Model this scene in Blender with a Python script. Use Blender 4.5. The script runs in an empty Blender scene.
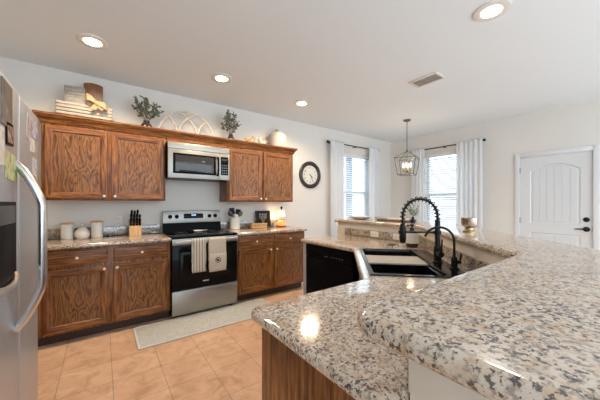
import bpy, bmesh, math, random
from math import pi, sin, cos, radians, sqrt
from mathutils import Vector, Matrix
from mathutils.geometry import tessellate_polygon

scene = bpy.context.scene
COL = scene.collection
random.seed(7)

# ------------------------------------------------------------------ camera, world, exposure
CAM_H = 1.294
cam_data = bpy.data.cameras.new('camera')
cam = bpy.data.objects.new('camera', cam_data)
COL.objects.link(cam)
cam.location = (0, 0, CAM_H)
cam.rotation_euler = (pi / 2, 0, radians(-36.25))
cam_data.sensor_width = 36
cam_data.lens = 16.17
cam_data.shift_y = 3.3 / 600
cam_data.clip_start = 0.02
scene.camera = cam

scene.view_settings.view_transform = 'Standard'
scene.view_settings.look = 'None'
scene.view_settings.exposure = 0.78
scene.view_settings.gamma = 1.0
scene.view_settings.use_curve_mapping = False

world = bpy.data.worlds.new('sky')
scene.world = world
world.use_nodes = True
wt = world.node_tree
bg = wt.nodes['Background']
# daylight sky: bright hazy glow on the window side, dimmer overcast elsewhere
wtc = wt.nodes.new('ShaderNodeTexCoord')
wdot = wt.nodes.new('ShaderNodeVectorMath')
wdot.operation = 'DOT_PRODUCT'
wdot.inputs[1].default_value = (0.70, 0.70, 0.14)
wt.links.new(wtc.outputs['Generated'], wdot.inputs[0])
wmap = wt.nodes.new('ShaderNodeMapRange')
wmap.inputs['From Min'].default_value = -0.2
wmap.inputs['From Max'].default_value = 0.9
wmap.inputs['To Min'].default_value = 2.3
wmap.inputs['To Max'].default_value = 3.0
wt.links.new(wdot.outputs['Value'], wmap.inputs['Value'])
wt.links.new(wmap.outputs['Result'], bg.inputs['Strength'])
bg.inputs['Color'].default_value = (0.74, 0.88, 1.0, 1)

CAN_WATTS = 46
CAN_COLOR = (1.0, 0.76, 0.50)

# ------------------------------------------------------------------ node materials
MATS = {}


def new_mat(name):
    m = bpy.data.materials.new(name)
    m.use_nodes = True
    MATS[name] = m
    nt = m.node_tree
    b = nt.nodes['Principled BSDF']
    return m, nt, b


def setp(b, color=None, rough=None, metal=None, spec=None, coat=None, trans=None, emit=None, estr=None):
    if color is not None:
        b.inputs['Base Color'].default_value = (*color, 1)
    if rough is not None:
        b.inputs['Roughness'].default_value = rough
    if metal is not None:
        b.inputs['Metallic'].default_value = metal
    if spec is not None:
        b.inputs['Specular IOR Level'].default_value = spec
    if coat is not None:
        b.inputs['Coat Weight'].default_value = coat
        b.inputs['Coat Roughness'].default_value = 0.12
    if trans is not None:
        b.inputs['Transmission Weight'].default_value = trans
    if emit is not None:
        b.inputs['Emission Color'].default_value = (*emit, 1)
        b.inputs['Emission Strength'].default_value = estr


def tex_coord(nt, scale=(1, 1, 1), loc=(0, 0, 0), rot=(0, 0, 0)):
    tc = nt.nodes.new('ShaderNodeTexCoord')
    mp = nt.nodes.new('ShaderNodeMapping')
    mp.inputs['Scale'].default_value = scale
    mp.inputs['Location'].default_value = loc
    mp.inputs['Rotation'].default_value = rot
    nt.links.new(tc.outputs['Object'], mp.inputs['Vector'])
    return mp.outputs['Vector']


def noise(nt, vec, scale, detail=3, rough=0.55, dist=0.0):
    n = nt.nodes.new('ShaderNodeTexNoise')
    n.inputs['Scale'].default_value = scale
    n.inputs['Detail'].default_value = detail
    n.inputs['Roughness'].default_value = rough
    n.inputs['Distortion'].default_value = dist
    nt.links.new(vec, n.inputs['Vector'])
    return n.outputs['Fac']


def ramp(nt, fac, stops, interp='LINEAR'):
    r = nt.nodes.new('ShaderNodeValToRGB')
    r.color_ramp.interpolation = interp
    els = r.color_ramp.elements
    while len(els) < len(stops):
        els.new(0.5)
    for e, (p, c) in zip(els, stops):
        e.position = p
        e.color = (*c, 1) if len(c) == 3 else c
    nt.links.new(fac, r.inputs['Fac'])
    return r.outputs['Color']


def mixc(nt, fac, a, b, mode='MIX'):
    m = nt.nodes.new('ShaderNodeMix')
    m.data_type = 'RGBA'
    m.blend_type = mode
    for sock, v in ((m.inputs[0], fac), (m.inputs[6], a), (m.inputs[7], b)):
        if isinstance(v, (int, float)):
            sock.default_value = v
        elif isinstance(v, tuple):
            sock.default_value = (*v, 1)
        else:
            nt.links.new(v, sock)
    return m.outputs[2]


def math_node(nt, op, a, b=None):
    m = nt.nodes.new('ShaderNodeMath')
    m.operation = op
    for sock, v in ((m.inputs[0], a), (m.inputs[1], b)):
        if v is None:
            continue
        if isinstance(v, (int, float)):
            sock.default_value = v
        else:
            nt.links.new(v, sock)
    return m.outputs[0]


def bump(nt, b, height, strength=0.2, dist=0.01):
    n = nt.nodes.new('ShaderNodeBump')
    n.inputs['Strength'].default_value = strength
    n.inputs['Distance'].default_value = dist
    nt.links.new(height, n.inputs['Height'])
    nt.links.new(n.outputs['Normal'], b.inputs['Normal'])


def plain(name, color, rough=0.5, metal=0.0, spec=None, var=0.06, scale=14, **k):
    """a plain surface with a slight procedural unevenness"""
    m, nt, b = new_mat(name)
    setp(b, color, rough, metal, spec, **k)
    v = tex_coord(nt)
    f = noise(nt, v, scale, 3)
    lo = tuple(c * (1 - var) for c in color)
    hi = tuple(min(1, c * (1 + var)) for c in color)
    nt.links.new(ramp(nt, f, [(0.3, lo), (0.7, hi)]), b.inputs['Base Color'])
    return m


def oak(name, axis, dark, mid, light, panel=False, rough=0.38):
    """stained oak; axis = grain direction (0 x, 1 y, 2 z)"""
    m, nt, b = new_mat(name)
    setp(b, rough=rough, coat=0.08, spec=0.35)
    s = [1.0, 1.0, 1.0]
    s[axis] = 0.09
    v = tex_coord(nt, tuple(s))
    streak = noise(nt, v, 60, 4, 0.6)
    fine = noise(nt, v, 190, 2, 0.6)
    if panel:
        s2 = [1.0, 1.0, 1.0]
        s2[axis] = 0.24
        v2 = tex_coord(nt, tuple(s2), loc=(3.1, 0.4, 1.7))
        base = noise(nt, v2, 5.0, 3.0, 0.55, 0.1)
        tcx = nt.nodes.new('ShaderNodeTexCoord')
        spx = nt.nodes.new('ShaderNodeSeparateXYZ')
        nt.links.new(tcx.outputs['Object'], spx.inputs[0])
        base = math_node(nt, 'ADD', base, math_node(nt, 'MULTIPLY', spx.outputs['X'], 0.55))
        w = math_node(nt, 'SINE', math_node(nt, 'MULTIPLY', base, 130.0))
        w = math_node(nt, 'ADD', math_node(nt, 'MULTIPLY', w, 0.5), 0.5)
        w = math_node(nt, 'ADD', math_node(nt, 'MULTIPLY', w, 0.40), math_node(nt, 'MULTIPLY', streak, 0.66))
        c = ramp(nt, w, [(0.22, dark), (0.40, mid), (0.80, light)])
    else:
        c = ramp(nt, streak, [(0.30, dark), (0.5, mid), (0.72, light)])
    c2 = mixc(nt, ramp(nt, fine, [(0.34, (0.5, 0.5, 0.5)), (0.46, (0, 0, 0))]), c, dark)
    nt.links.new(c2, b.inputs['Base Color'])
    bump(nt, b, streak, 0.08, 0.004)
    return m


OD, OM, OL = (0.045, 0.013, 0.004), (0.205, 0.073, 0.018), (0.39, 0.162, 0.043)
OAK_X = oak('stained_oak_along_x', 0, OD, OM, OL)
OAK_Y = oak('stained_oak_along_y', 1, OD, OM, OL)
OAK_Z = oak('stained_oak_upright', 2, OD, OM, OL)
OAK_P = oak('stained_oak_panel', 2, (0.040, 0.013, 0.004), (0.165, 0.064, 0.017), (0.29, 0.125, 0.036), panel=True)
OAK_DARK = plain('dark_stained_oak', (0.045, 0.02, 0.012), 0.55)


def granite(name, light, tan, grey, dark, scale=1.0, more=0.0):
    m, nt, b = new_mat(name)
    setp(b, rough=0.10, spec=0.5)
    b.inputs['IOR'].default_value = 1.95
    v = tex_coord(nt)
    a = noise(nt, v, 16 * scale, 4, 0.6, 0.3)
    base = ramp(nt, a, [(0.34, tan), (0.55, light)])
    g = noise(nt, v, 44 * scale, 4, 0.66, 0.15)
    c1 = mixc(nt, ramp(nt, g, [(0.50, (0, 0, 0)), (0.60, (0.85, 0.85, 0.85))]), base, grey)
    v2 = tex_coord(nt, loc=(5.2, 1.3, 8.8))
    d = noise(nt, v2, 58 * scale, 4, 0.62, 0.25)
    d2 = noise(nt, v2, 9 * scale, 2, 0.5)
    dm = math_node(nt, 'ADD', d, math_node(nt, 'MULTIPLY', math_node(nt, 'SUBTRACT', d2, 0.5), 0.25))
    c2 = mixc(nt, ramp(nt, dm, [(0.565 - more, (0, 0, 0)), (0.615 - more, (0.92, 0.92, 0.92))]), c1, dark)
    nt.links.new(c2, b.inputs['Base Color'])
    return m


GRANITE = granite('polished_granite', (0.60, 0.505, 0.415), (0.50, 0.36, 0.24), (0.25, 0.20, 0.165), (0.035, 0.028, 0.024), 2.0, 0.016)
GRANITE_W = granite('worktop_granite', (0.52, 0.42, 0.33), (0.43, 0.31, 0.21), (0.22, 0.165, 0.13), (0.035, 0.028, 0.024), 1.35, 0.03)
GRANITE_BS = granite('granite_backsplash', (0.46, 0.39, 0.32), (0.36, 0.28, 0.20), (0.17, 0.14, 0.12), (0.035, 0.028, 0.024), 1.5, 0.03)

# wall paint, ceiling
WALL = plain('wall_paint', (0.72, 0.69, 0.645), 0.6, var=0.015, scale=3)
m, nt, b = new_mat('ceiling_texture_paint')
setp(b, (0.79, 0.835, 0.86), 0.85)
bump(nt, b, noise(nt, tex_coord(nt), 70, 3), 0.12, 0.004)
CEIL = m
TRIM = plain('white_trim_paint', (0.70, 0.70, 0.70), 0.35, var=0.01)
CREAM = plain('cream_trim_paint', (0.66, 0.61, 0.54), 0.45, var=0.02)
DOORW = plain('white_door_paint', (0.69, 0.695, 0.70), 0.32, var=0.01)

# door field with upright bead grooves
m, nt, b = new_mat('white_beadboard')
setp(b, (0.68, 0.685, 0.69), 0.34)
tc = nt.nodes.new('ShaderNodeTexCoord')
sp = nt.nodes.new('ShaderNodeSeparateXYZ')
nt.links.new(tc.outputs['Object'], sp.inputs[0])
fr = math_node(nt, 'FRACT', math_node(nt, 'MULTIPLY', sp.outputs['Y'], 1 / 0.086))
hgt = ramp(nt, fr, [(0.0, (0, 0, 0)), (0.06, (1, 1, 1)), (0.94, (1, 1, 1)), (1.0, (0, 0, 0))])
bump(nt, b, hgt, 0.9, 0.006)
BEAD = m

# tiled floor
TILE = 0.3157
m, nt, b = new_mat('peach_floor_tile')
setp(b, rough=0.28, spec=0.4)
v = tex_coord(nt, loc=(-0.06, -1.75, 0))
br = nt.nodes.new('ShaderNodeTexBrick')
br.offset = 0.0
br.squash = 1.0
for k, val in (('Scale', 1.0), ('Mortar Size', 0.0035), ('Mortar Smooth', 0.2), ('Bias', 0.0), ('Brick Width', TILE), ('Row Height', TILE)):
    br.inputs[k].default_value = val
br.inputs['Color1'].default_value = (0.60, 0.38, 0.255, 1)
br.inputs['Color2'].default_value = (0.65, 0.43, 0.295, 1)
br.inputs['Mortar'].default_value = (0.40, 0.29, 0.21, 1)
nt.links.new(v, br.inputs['Vector'])
cl = ramp(nt, noise(nt, tex_coord(nt), 7, 5, 0.62, 0.8), [(0.32, (0.80, 0.76, 0.72)), (0.5, (1, 1, 1)), (0.7, (1.16, 1.2, 1.25))])
nt.links.new(mixc(nt, 1.0, br.outputs['Color'], cl, 'MULTIPLY'), b.inputs['Base Color'])
bump(nt, b, math_node(nt, 'SUBTRACT', 1.0, br.outputs['Fac']), 0.3, 0.003)
FLOOR = m

# metals, glass, plastics
def steel(name, color, rough, axis):
    m, nt, b = new_mat(name)
    setp(b, color, rough, 1.0)
    s = [1.0, 1.0, 1.0]
    s[axis] = 0.02
    f = noise(nt, tex_coord(nt, tuple(s)), 220, 2)
    nt.links.new(ramp(nt, f, [(0.3, tuple(c * 0.9 for c in color)), (0.7, color)]), b.inputs['Base Color'])
    r = ramp(nt, f, [(0.3, (rough * 0.85,) * 3), (0.7, (rough * 1.2,) * 3)])
    nt.links.new(r, b.inputs['Roughness'])
    return m


STEEL = steel('brushed_steel', (0.41, 0.395, 0.37), 0.42, 0)
STEEL_F = steel('fridge_steel', (0.54, 0.565, 0.61), 0.38, 1)
STEEL_F.node_tree.nodes['Principled BSDF'].inputs['Metallic'].default_value = 0.7
CHROME = plain('bright_steel', (0.74, 0.75, 0.76), 0.28, 1.0, var=0.02)
BLACKGLASS = plain('black_glass', (0.004, 0.004, 0.005), 0.06, 0.0, 0.10)
BLACK = plain('black_gloss_plastic', (0.005, 0.005, 0.006), 0.22, 0.0, 0.03)
MATTE = plain('matte_black_metal', (0.006, 0.006, 0.007), 0.36, 0.0, 0.22)
BLACKSTONE = plain('black_composite', (0.005, 0.005, 0.006), 0.14, 0.0, 0.4)
GREYWIN = plain('grey_oven_window', (0.03, 0.031, 0.033), 0.06)
OVENWIN = plain('dark_oven_window', (0.006, 0.006, 0.007), 0.06, 0.0, 0.12)
PORCELAIN = plain('white_porcelain', (0.74, 0.71, 0.66), 0.22, var=0.02)
KNOB = plain('cream_ceramic', (0.72, 0.64, 0.52), 0.25, var=0.02)
PLATE = plain('white_plastic', (0.74, 0.72, 0.69), 0.4, var=0.02)
LIDWOOD = oak('light_wood', 0, (0.42, 0.22, 0.09), (0.60, 0.36, 0.16), (0.72, 0.47, 0.24))
BLOCKWOOD = oak('beech_wood', 2, (0.52, 0.29, 0.12), (0.66, 0.41, 0.19), (0.76, 0.52, 0.28))
BROWNWOOD = oak('red_brown_wood', 2, (0.16, 0.055, 0.022), (0.22, 0.08, 0.034), (0.29, 0.115, 0.05))
BOARDWOOD = oak('pale_board_wood', 0, (0.34, 0.29, 0.23), (0.42, 0.365, 0.295), (0.49, 0.43, 0.36), rough=0.5)
GREYMETAL = plain('galvanised_metal', (0.30, 0.285, 0.26), 0.6, 0.3, var=0.2, scale=9)
WHITEPAINT = plain('whitewashed_wood', (0.58, 0.53, 0.46), 0.7, var=0.12, scale=25)
CRATEPAINT = plain('worn_white_slat_paint', (0.40, 0.365, 0.315), 0.75, var=0.12, scale=25)
CRATEWOOD = plain('tan_crate_wood', (0.36, 0.21, 0.11), 0.7, var=0.15, scale=30)
BURLAP = plain('tan_burlap', (0.40, 0.285, 0.165), 0.9, var=0.15, scale=60)
STRAW = plain('straw_tan', (0.46, 0.33, 0.19), 0.85, var=0.2, scale=50)
RUST = plain('rust_tan', (0.45, 0.22, 0.09), 0.8, var=0.2, scale=50)
STONEWARE = plain('grey_cream_stoneware', (0.42, 0.395, 0.35), 0.4, var=0.06)
DARKPOT = plain('dark_pot_glaze', (0.035, 0.025, 0.02), 0.25)
LEAF = plain('grey_green_leaf', (0.14, 0.15, 0.105), 0.6, var=0.5, scale=25)
LEAF2 = plain('sage_leaf', (0.20, 0.26, 0.19), 0.6, var=0.4, scale=40)
STEM = plain('brown_stem', (0.10, 0.065, 0.035), 0.8)
CLOCKRIM = plain('dark_bronze_rim', (0.030, 0.024, 0.020), 0.35)
CLOCKFACE = plain('antique_dial', (0.68, 0.65, 0.60), 0.5, var=0.08, scale=10)
PEWTER = plain('brushed_pewter', (0.15, 0.147, 0.145), 0.4, 0.8)
COPPER = plain('hammered_copper', (0.50, 0.40, 0.335), 0.25, 1.0, var=0.35, scale=70)
BRASS = plain('aged_brass', (0.50, 0.38, 0.20), 0.3, 1.0)
AMBER = plain('amber_glass', (0.035, 0.013, 0.007), 0.1)
PAPER = plain('white_label_paper', (0.66, 0.62, 0.55), 0.6, var=0.03)
DISHBOWL = plain('white_stoneware_dish', (0.62, 0.60, 0.57), 0.35)
TRAYWOOD = plain('dark_walnut_tray', (0.16, 0.085, 0.045), 0.5)
INK = plain('dark_ink', (0.03, 0.028, 0.026), 0.7)
WHITEINK = plain('white_letters', (0.75, 0.73, 0.70), 0.6)
FELT = plain('black_letterboard_felt', (0.008, 0.007, 0.009), 0.9)
VENTDARK = plain('vent_shadow_metal', (0.10, 0.09, 0.085), 0.7)
VENTSLAT = plain('vent_slat_metal', (0.34, 0.32, 0.30), 0.5)
POSTBLUE = plain('grey_blue_siding', (0.09, 0.125, 0.17), 0.8)
LAWN = plain('pale_patio_concrete', (0.30, 0.30, 0.27), 0.9)

m, nt, b = new_mat('curtain_sheer')
setp(b, (0.88, 0.88, 0.88), 0.9)
nt.links.new(ramp(nt, noise(nt, tex_coord(nt, (1, 1, 0.05)), 60, 2), [(0.3, (0.86, 0.86, 0.86)), (0.7, (0.92, 0.92, 0.92))]), b.inputs['Base Color'])
tr = nt.nodes.new('ShaderNodeBsdfTranslucent')
tr.inputs['Color'].default_value = (0.93, 0.94, 0.95, 1)
mx = nt.nodes.new('ShaderNodeMixShader')
mx.inputs[0].default_value = 0.45
nt.links.new(b.outputs[0], mx.inputs[1])
nt.links.new(tr.outputs[0], mx.inputs[2])
nt.links.new(mx.outputs[0], nt.nodes['Material Output'].inputs['Surface'])
SHEER = m

m, nt, b = new_mat('blind_slat_white')
setp(b, (0.80, 0.81, 0.82), 0.5)
nt.links.new(ramp(nt, noise(nt, tex_coord(nt), 9, 2), [(0.3, (0.78, 0.79, 0.8)), (0.7, (0.82, 0.83, 0.84))]), b.inputs['Base Color'])
tr = nt.nodes.new('ShaderNodeBsdfTranslucent')
tr.inputs['Color'].default_value = (0.85, 0.88, 0.9, 1)
mx = nt.nodes.new('ShaderNodeMixShader')
mx.inputs[0].default_value = 0.08
nt.links.new(b.outputs[0], mx.inputs[1])
nt.links.new(tr.outputs[0], mx.inputs[2])
nt.links.new(mx.outputs[0], nt.nodes['Material Output'].inputs['Surface'])
SLAT = m


def thin_glass(name, tint, gloss):
    m, nt, b = new_mat(name)
    t = nt.nodes.new('ShaderNodeBsdfTransparent')
    t.inputs['Color'].default_value = (*tint, 1)
    g = nt.nodes.new('ShaderNodeBsdfGlossy')
    g.inputs['Roughness'].default_value = 0.03
    mx = nt.nodes.new('ShaderNodeMixShader')
    mx.inputs[0].default_value = gloss
    nt.links.new(t.outputs[0], mx.inputs[1])
    nt.links.new(g.outputs[0], mx.inputs[2])
    nt.links.new(mx.outputs[0], nt.nodes['Material Output'].inputs['Surface'])
    return m


GLASS = thin_glass('window_glass', (0.96, 0.98, 0.98), 0.05)


def glow(name, color, strength):
    m, nt, b = new_mat(name)
    setp(b, color, 0.4, emit=color, estr=strength)
    f = noise(nt, tex_coord(nt), 6, 1)
    nt.links.new(ramp(nt, f, [(0.2, tuple(c * 0.97 for c in color)), (0.8, color)]), b.inputs['Emission Color'])
    return m


LENS = glow('lit_downlight_lens', (1.0, 0.86, 0.66), 10.0)
BULB = glow('lit_candle_bulb', (1.0, 0.80, 0.54), 1.7)
LAMPGLOW = glow('lit_amber_glass', (1.0, 0.30, 0.09), 0.7)
LAMPSHADE = glow('lit_cream_shade', (1.0, 0.80, 0.55), 0.55)
BLUELCD = glow('blue_clock_digits', (0.25, 0.5, 1.0), 2.0)

# runner rug
m, nt, b = new_mat('grey_rug_pile')
setp(b, rough=0.95)
f = noise(nt, tex_coord(nt, (1, 1, 1)), 26, 4, 0.7, 1.5)
f2 = noise(nt, tex_coord(nt), 160, 2)
c = ramp(nt, f, [(0.42, (0.54, 0.55, 0.54)), (0.5, (0.33, 0.35, 0.35)), (0.56, (0.58, 0.59, 0.57))])
nt.links.new(mixc(nt, 0.35, c, ramp(nt, f2, [(0.3, (0.28, 0.285, 0.28)), (0.7, (0.66, 0.66, 0.64))])), b.inputs['Base Color'])
bump(nt, b, f2, 0.5, 0.006)
RUG = m
RUGEDGE = plain('pale_rug_binding', (0.56, 0.565, 0.55), 0.95, scale=120, var=0.15)


def striped_towel(name, base, stripe, period, width, off=0.0):
    m, nt, b = new_mat(name)
    setp(b, rough=0.95)
    tc = nt.nodes.new('ShaderNodeTexCoord')
    sp = nt.nodes.new('ShaderNodeSeparateXYZ')
    nt.links.new(tc.outputs['Object'], sp.inputs[0])
    fr = math_node(nt, 'FRACT', math_node(nt, 'MULTIPLY', math_node(nt, 'ADD', sp.outputs['X'], off), 1 / period))
    msk = ramp(nt, fr, [(0.0, (1, 1, 1)), (width, (1, 1, 1)), (width + 0.04, (0, 0, 0))])
    nt.links.new(mixc(nt, msk, base, stripe), b.inputs['Base Color'])
    bump(nt, b, noise(nt, tex_coord(nt), 260, 2), 0.3, 0.003)
    return m


TOWEL_S = striped_towel('striped_towel_cloth', (0.56, 0.49, 0.40), (0.17, 0.14, 0.12), 0.031, 0.26)
TOWEL_P = plain('oatmeal_towel_cloth', (0.54, 0.46, 0.36), 0.95, var=0.06, scale=80)


def photo_mat(name, stops, scale):
    m, nt, b = new_mat(name)
    setp(b, rough=0.65, spec=0.2)
    nt.links.new(ramp(nt, noise(nt, tex_coord(nt), scale, 2, 0.5, 0.6), stops), b.inputs['Base Color'])
    return m


PH_BROWN = photo_mat('brown_print', [(0.38, (0.16, 0.12, 0.09)), (0.62, (0.24, 0.19, 0.15)), (0.72, (0.60, 0.32, 0.24))], 9)
PH_DARK = photo_mat('dark_photo', [(0.38, (0.05, 0.035, 0.03)), (0.5, (0.30, 0.16, 0.11)), (0.66, (0.56, 0.42, 0.34))], 24)
PH_GREEN = photo_mat('green_print', [(0.38, (0.26, 0.33, 0.09)), (0.52, (0.55, 0.60, 0.36)), (0.66, (0.64, 0.28, 0.10))], 16)
PH_BLUE = photo_mat('blue_white_photo', [(0.38, (0.10, 0.14, 0.38)), (0.5, (0.62, 0.62, 0.66)), (0.66, (0.50, 0.26, 0.18))], 22)
PH_RED = photo_mat('warm_photo', [(0.36, (0.20, 0.07, 0.06)), (0.5, (0.62, 0.48, 0.42)), (0.66, (0.35, 0.20, 0.34))], 22)
PH_CREAM = photo_mat('cream_note', [(0.3, (0.62, 0.54, 0.44)), (0.55, (0.72, 0.68, 0.62)), (0.75, (0.5, 0.3, 0.24))], 16)


# ------------------------------------------------------------------ mesh builder
def world_origin(o):
    v = Vector((0, 0, 0))
    while o is not None:
        v += o.location
        o = o.parent
    return v


class MB:
    def __init__(self):
        self.bm = bmesh.new()
        self.M = Matrix.Identity(4)

    def _v(self, p):
        return self.bm.verts.new(self.M @ Vector(p))

    def _f(self, vs, mi=0):
        try:
            f = self.bm.faces.new(vs)
            f.material_index = mi
            return f
        except ValueError:
            return None

    def poly(self, pts, mi=0):
        return self._f([self._v(p) for p in pts], mi)

    def box(self, x0, x1, y0, y1, z0, z1, bev=0.0, mi=0, seg=2, mat=None):
        t = bmesh.new()
        bmesh.ops.create_cube(t, size=1)
        sx, sy, sz = x1 - x0, y1 - y0, z1 - z0
        for v in t.verts:
            v.co = Vector((v.co.x * sx, v.co.y * sy, v.co.z * sz))
        if bev > 0:
            bev = min(bev, 0.49 * min(abs(sx), abs(sy), abs(sz)))
            bmesh.ops.bevel(t, geom=t.edges[:], offset=bev, segments=seg, profile=0.5, affect='EDGES')
        T = Matrix.Translation(((x0 + x1) / 2, (y0 + y1) / 2, (z0 + z1) / 2))
        if mat is not None:
            T = T @ mat
        vm = {v: self._v(T @ v.co) for v in t.verts}
        for f in t.faces:
            self._f([vm[v] for v in f.verts], mi)
        t.free()
        return self

    def sphere(self, c, r, mi=0, scale=(1, 1, 1), u=16, w=10, mat=None):
        t = bmesh.new()
        bmesh.ops.create_uvsphere(t, u_segments=u, v_segments=w, radius=r)
        T = Matrix.Translation(c) @ (mat or Matrix.Identity(4)) @ Matrix.Diagonal((*scale, 1))
        vm = {v: self._v(T @ v.co) for v in t.verts}
        for f in t.faces:
            self._f([vm[v] for v in f.verts], mi)
        t.free()
        return self

    def tube(self, pts, r, n=8, mi=0, closed=False, ell=None, caps=True):
        """ell = (axis vector, a, b): elliptical section, a along axis"""
        pts = [Vector(p) for p in pts]
        N = len(pts)
        rings = []
        prev = None
        for i, p in enumerate(pts):
            if closed:
                t = (pts[(i + 1) % N] - pts[i - 1]).normalized()
            else:
                t = (pts[min(i + 1, N - 1)] - pts[max(i - 1, 0)]).normalized()
            if ell is not None:
                a = Vector(ell[0]).normalized()
                a = (a - t * a.dot(t)).normalized()
            elif prev is None:
                a = t.orthogonal().normalized()
            else:
                a = (prev - t * prev.dot(t))
                a = a.normalized() if a.length > 1e-6 else t.orthogonal().normalized()
            prev = a
            bb = t.cross(a)
            rr = r[i] if isinstance(r, (list, tuple)) else r
            ra, rb = (ell[1], ell[2]) if ell is not None else (rr, rr)
            rings.append([self._v(p + a * (ra * cos(2 * pi * k / n)) + bb * (rb * sin(2 * pi * k / n))) for k in range(n)])
        for i in range(N if closed else N - 1):
            A, B = rings[i], rings[(i + 1) % N]
            for k in range(n):
                self._f([A[k], A[(k + 1) % n], B[(k + 1) % n], B[k]], mi)
        if not closed and caps:
            self._f(rings[0][::-1], mi)
            self._f(rings[-1], mi)
        return self

    def lathe(self, prof, c=(0, 0, 0), n=28, mi=0, mat=None):
        """prof = [(r, z)...] about local z"""
        T = Matrix.Translation(c) @ (mat or Matrix.Identity(4))
        rings = []
        for r, z in prof:
            if r < 1e-5:
                rings.append([self._v(T @ Vector((0, 0, z)))])
            else:
                rings.append([self._v(T @ Vector((r * cos(2 * pi * k / n), r * sin(2 * pi * k / n), z))) for k in range(n)])
        for A, B in zip(rings, rings[1:]):
            for k in range(n):
                k2 = (k + 1) % n
                if len(A) == 1 and len(B) == 1:
                    continue
                if len(A) == 1:
                    self._f([A[0], B[k2], B[k]], mi)
                elif len(B) == 1:
                    self._f([A[k], A[k2], B[0]], mi)
                else:
                    self._f([A[k], A[k2], B[k2], B[k]], mi)
        return self

    def prism(self, poly, z0, z1, mi=0, mat=None):
        T = mat or Matrix.Identity(4)
        lo = [self._v(T @ Vector((x, y, z0))) for x, y in poly]
        hi = [self._v(T @ Vector((x, y, z1))) for x, y in poly]
        n = len(poly)
        for i in range(n):
            j = (i + 1) % n
            self._f([lo[i], lo[j], hi[j], hi[i]], mi)
        self._f(lo[::-1], mi)
        self._f(hi, mi)
        return self

    def build(self, name, mats, parent=None, loc=None, sharp=35):
        me = bpy.data.meshes.new(name)
        org = world_origin(parent) if parent is not None else Vector(loc or (0, 0, 0))
        bmesh.ops.recalc_face_normals(self.bm, faces=self.bm.faces[:])
        bmesh.ops.translate(self.bm, verts=self.bm.verts[:], vec=-org)
        for f in self.bm.faces:
            f.smooth = True
        self.bm.to_mesh(me)
        self.bm.free()
        if not isinstance(mats, (list, tuple)):
            mats = [mats]
        for mm in mats:
            me.materials.append(mm)
        me.set_sharp_from_angle(angle=radians(sharp))
        o = bpy.data.objects.new(name, me)
        COL.objects.link(o)
        if parent is not None:
            o.parent = parent
        else:
            o.location = org
        return o


def tag(o, label=None, cat=None, group=None, kind=None):
    if label:
        o['label'] = label
    if cat:
        o['category'] = cat
    if group:
        o['group'] = group
    if kind:
        o['kind'] = kind
    return o


def thing(name, loc, label, cat, group=None):
    o = bpy.data.objects.new(name, None)
    COL.objects.link(o)
    o.empty_display_size = 0.05
    o.location = loc
    return tag(o, label, cat, group)


def dup(root, loc, label=None):
    r = root.copy()
    COL.objects.link(r)
    r.location = loc
    if label:
        r['label'] = label
    for ch in list(root.children):
        c = ch.copy()
        COL.objects.link(c)
        c.parent = r
        for g in list(ch.children):
            d = g.copy()
            COL.objects.link(d)
            d.parent = c
    return r


def struct(o, label=None):
    o['kind'] = 'structure'
    if label:
        o['label'] = label
    return o


def offset_poly(pts, d):
    """offset a closed CCW polygon inwards by d (mitred)"""
    n = len(pts)
    out = []
    for i in range(n):
        p0, p1, p2 = Vector(pts[i - 1]), Vector(pts[i]), Vector(pts[(i + 1) % n])
        e1, e2 = (p1 - p0).normalized(), (p2 - p1).normalized()
        n1, n2 = Vector((-e1.y, e1.x)), Vector((-e2.y, e2.x))
        bis = (n1 + n2)
        if bis.length < 1e-6:
            out.append(tuple(p1 + n1 * d))
            continue
        bis.normalize()
        out.append(tuple(p1 + bis * (d / max(0.3, bis.dot(n1)))))
    return out


def round_corners(pts, radii, seg=6):
    n = len(pts)
    out = []
    for i in range(n):
        r = radii[i] if isinstance(radii, (list, tuple)) else radii
        p0, p1, p2 = Vector(pts[i - 1]), Vector(pts[i]), Vector(pts[(i + 1) % n])
        if r <= 0:
            out.append(tuple(p1))
            continue
        a, c = (p0 - p1).normalized(), (p2 - p1).normalized()
        ang = a.angle(c)
        t = r / math.tan(ang / 2)
        A, B = p1 + a * t, p1 + c * t
        ctr = p1 + (a + c).normalized() * (r / sin(ang / 2))
        va, vb = A - ctr, B - ctr
        tot = va.angle(vb)
        sgn = 1 if va.x * vb.y - va.y * vb.x > 0 else -1
        for k in range(seg + 1):
            q = sgn * tot * k / seg
            out.append((ctr.x + va.x * cos(q) - va.y * sin(q), ctr.y + va.x * sin(q) + va.y * cos(q)))
    return out


def slab(mb, outer, z0, z1, r=0.018, seg=5, hole=None, mi=0):
    """stone slab with a full rounded edge; outer is CCW"""
    loops = []
    for k in range(seg + 1):
        a = pi / 2 * k / seg
        loops.append((r * (1 - sin(a)), z0 + r * (1 - cos(a))))
    for k in range(seg + 1):
        a = pi / 2 * k / seg
        loops.append((r * (1 - cos(a)), z1 - r + r * sin(a)))
    rings = []
    for ins, z in loops:
        rings.append([mb._v((x, y, z)) for x, y in offset_poly(outer, ins)])
    n = len(outer)
    for A, B in zip(rings, rings[1:]):
        for i in range(n):
            j = (i + 1) % n
            mb._f([A[i], A[j], B[j], B[i]], mi)
    for ring, z, flip in ((rings[0], z0, True), (rings[-1], z1, False)):
        if hole is None:
            mb._f(ring[::-1] if flip else ring, mi)
            continue
        hv = [mb._v((x, y, z)) for x, y in hole]
        allv = ring + hv
        co = [v.co for v in ring]
        tri = tessellate_polygon([[mb.M.inverted() @ v.co for v in ring], [mb.M.inverted() @ v.co for v in hv]])
        for t in tri:
            mb._f([allv[i] for i in t], mi)
        if flip:
            lo = hv
        else:
            hi = hv
    if hole is not None:
        m_ = len(hole)
        for i in range(m_):
            j = (i + 1) % m_
            mb._f([lo[i], lo[j], hi[j], hi[i]], mi)


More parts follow.
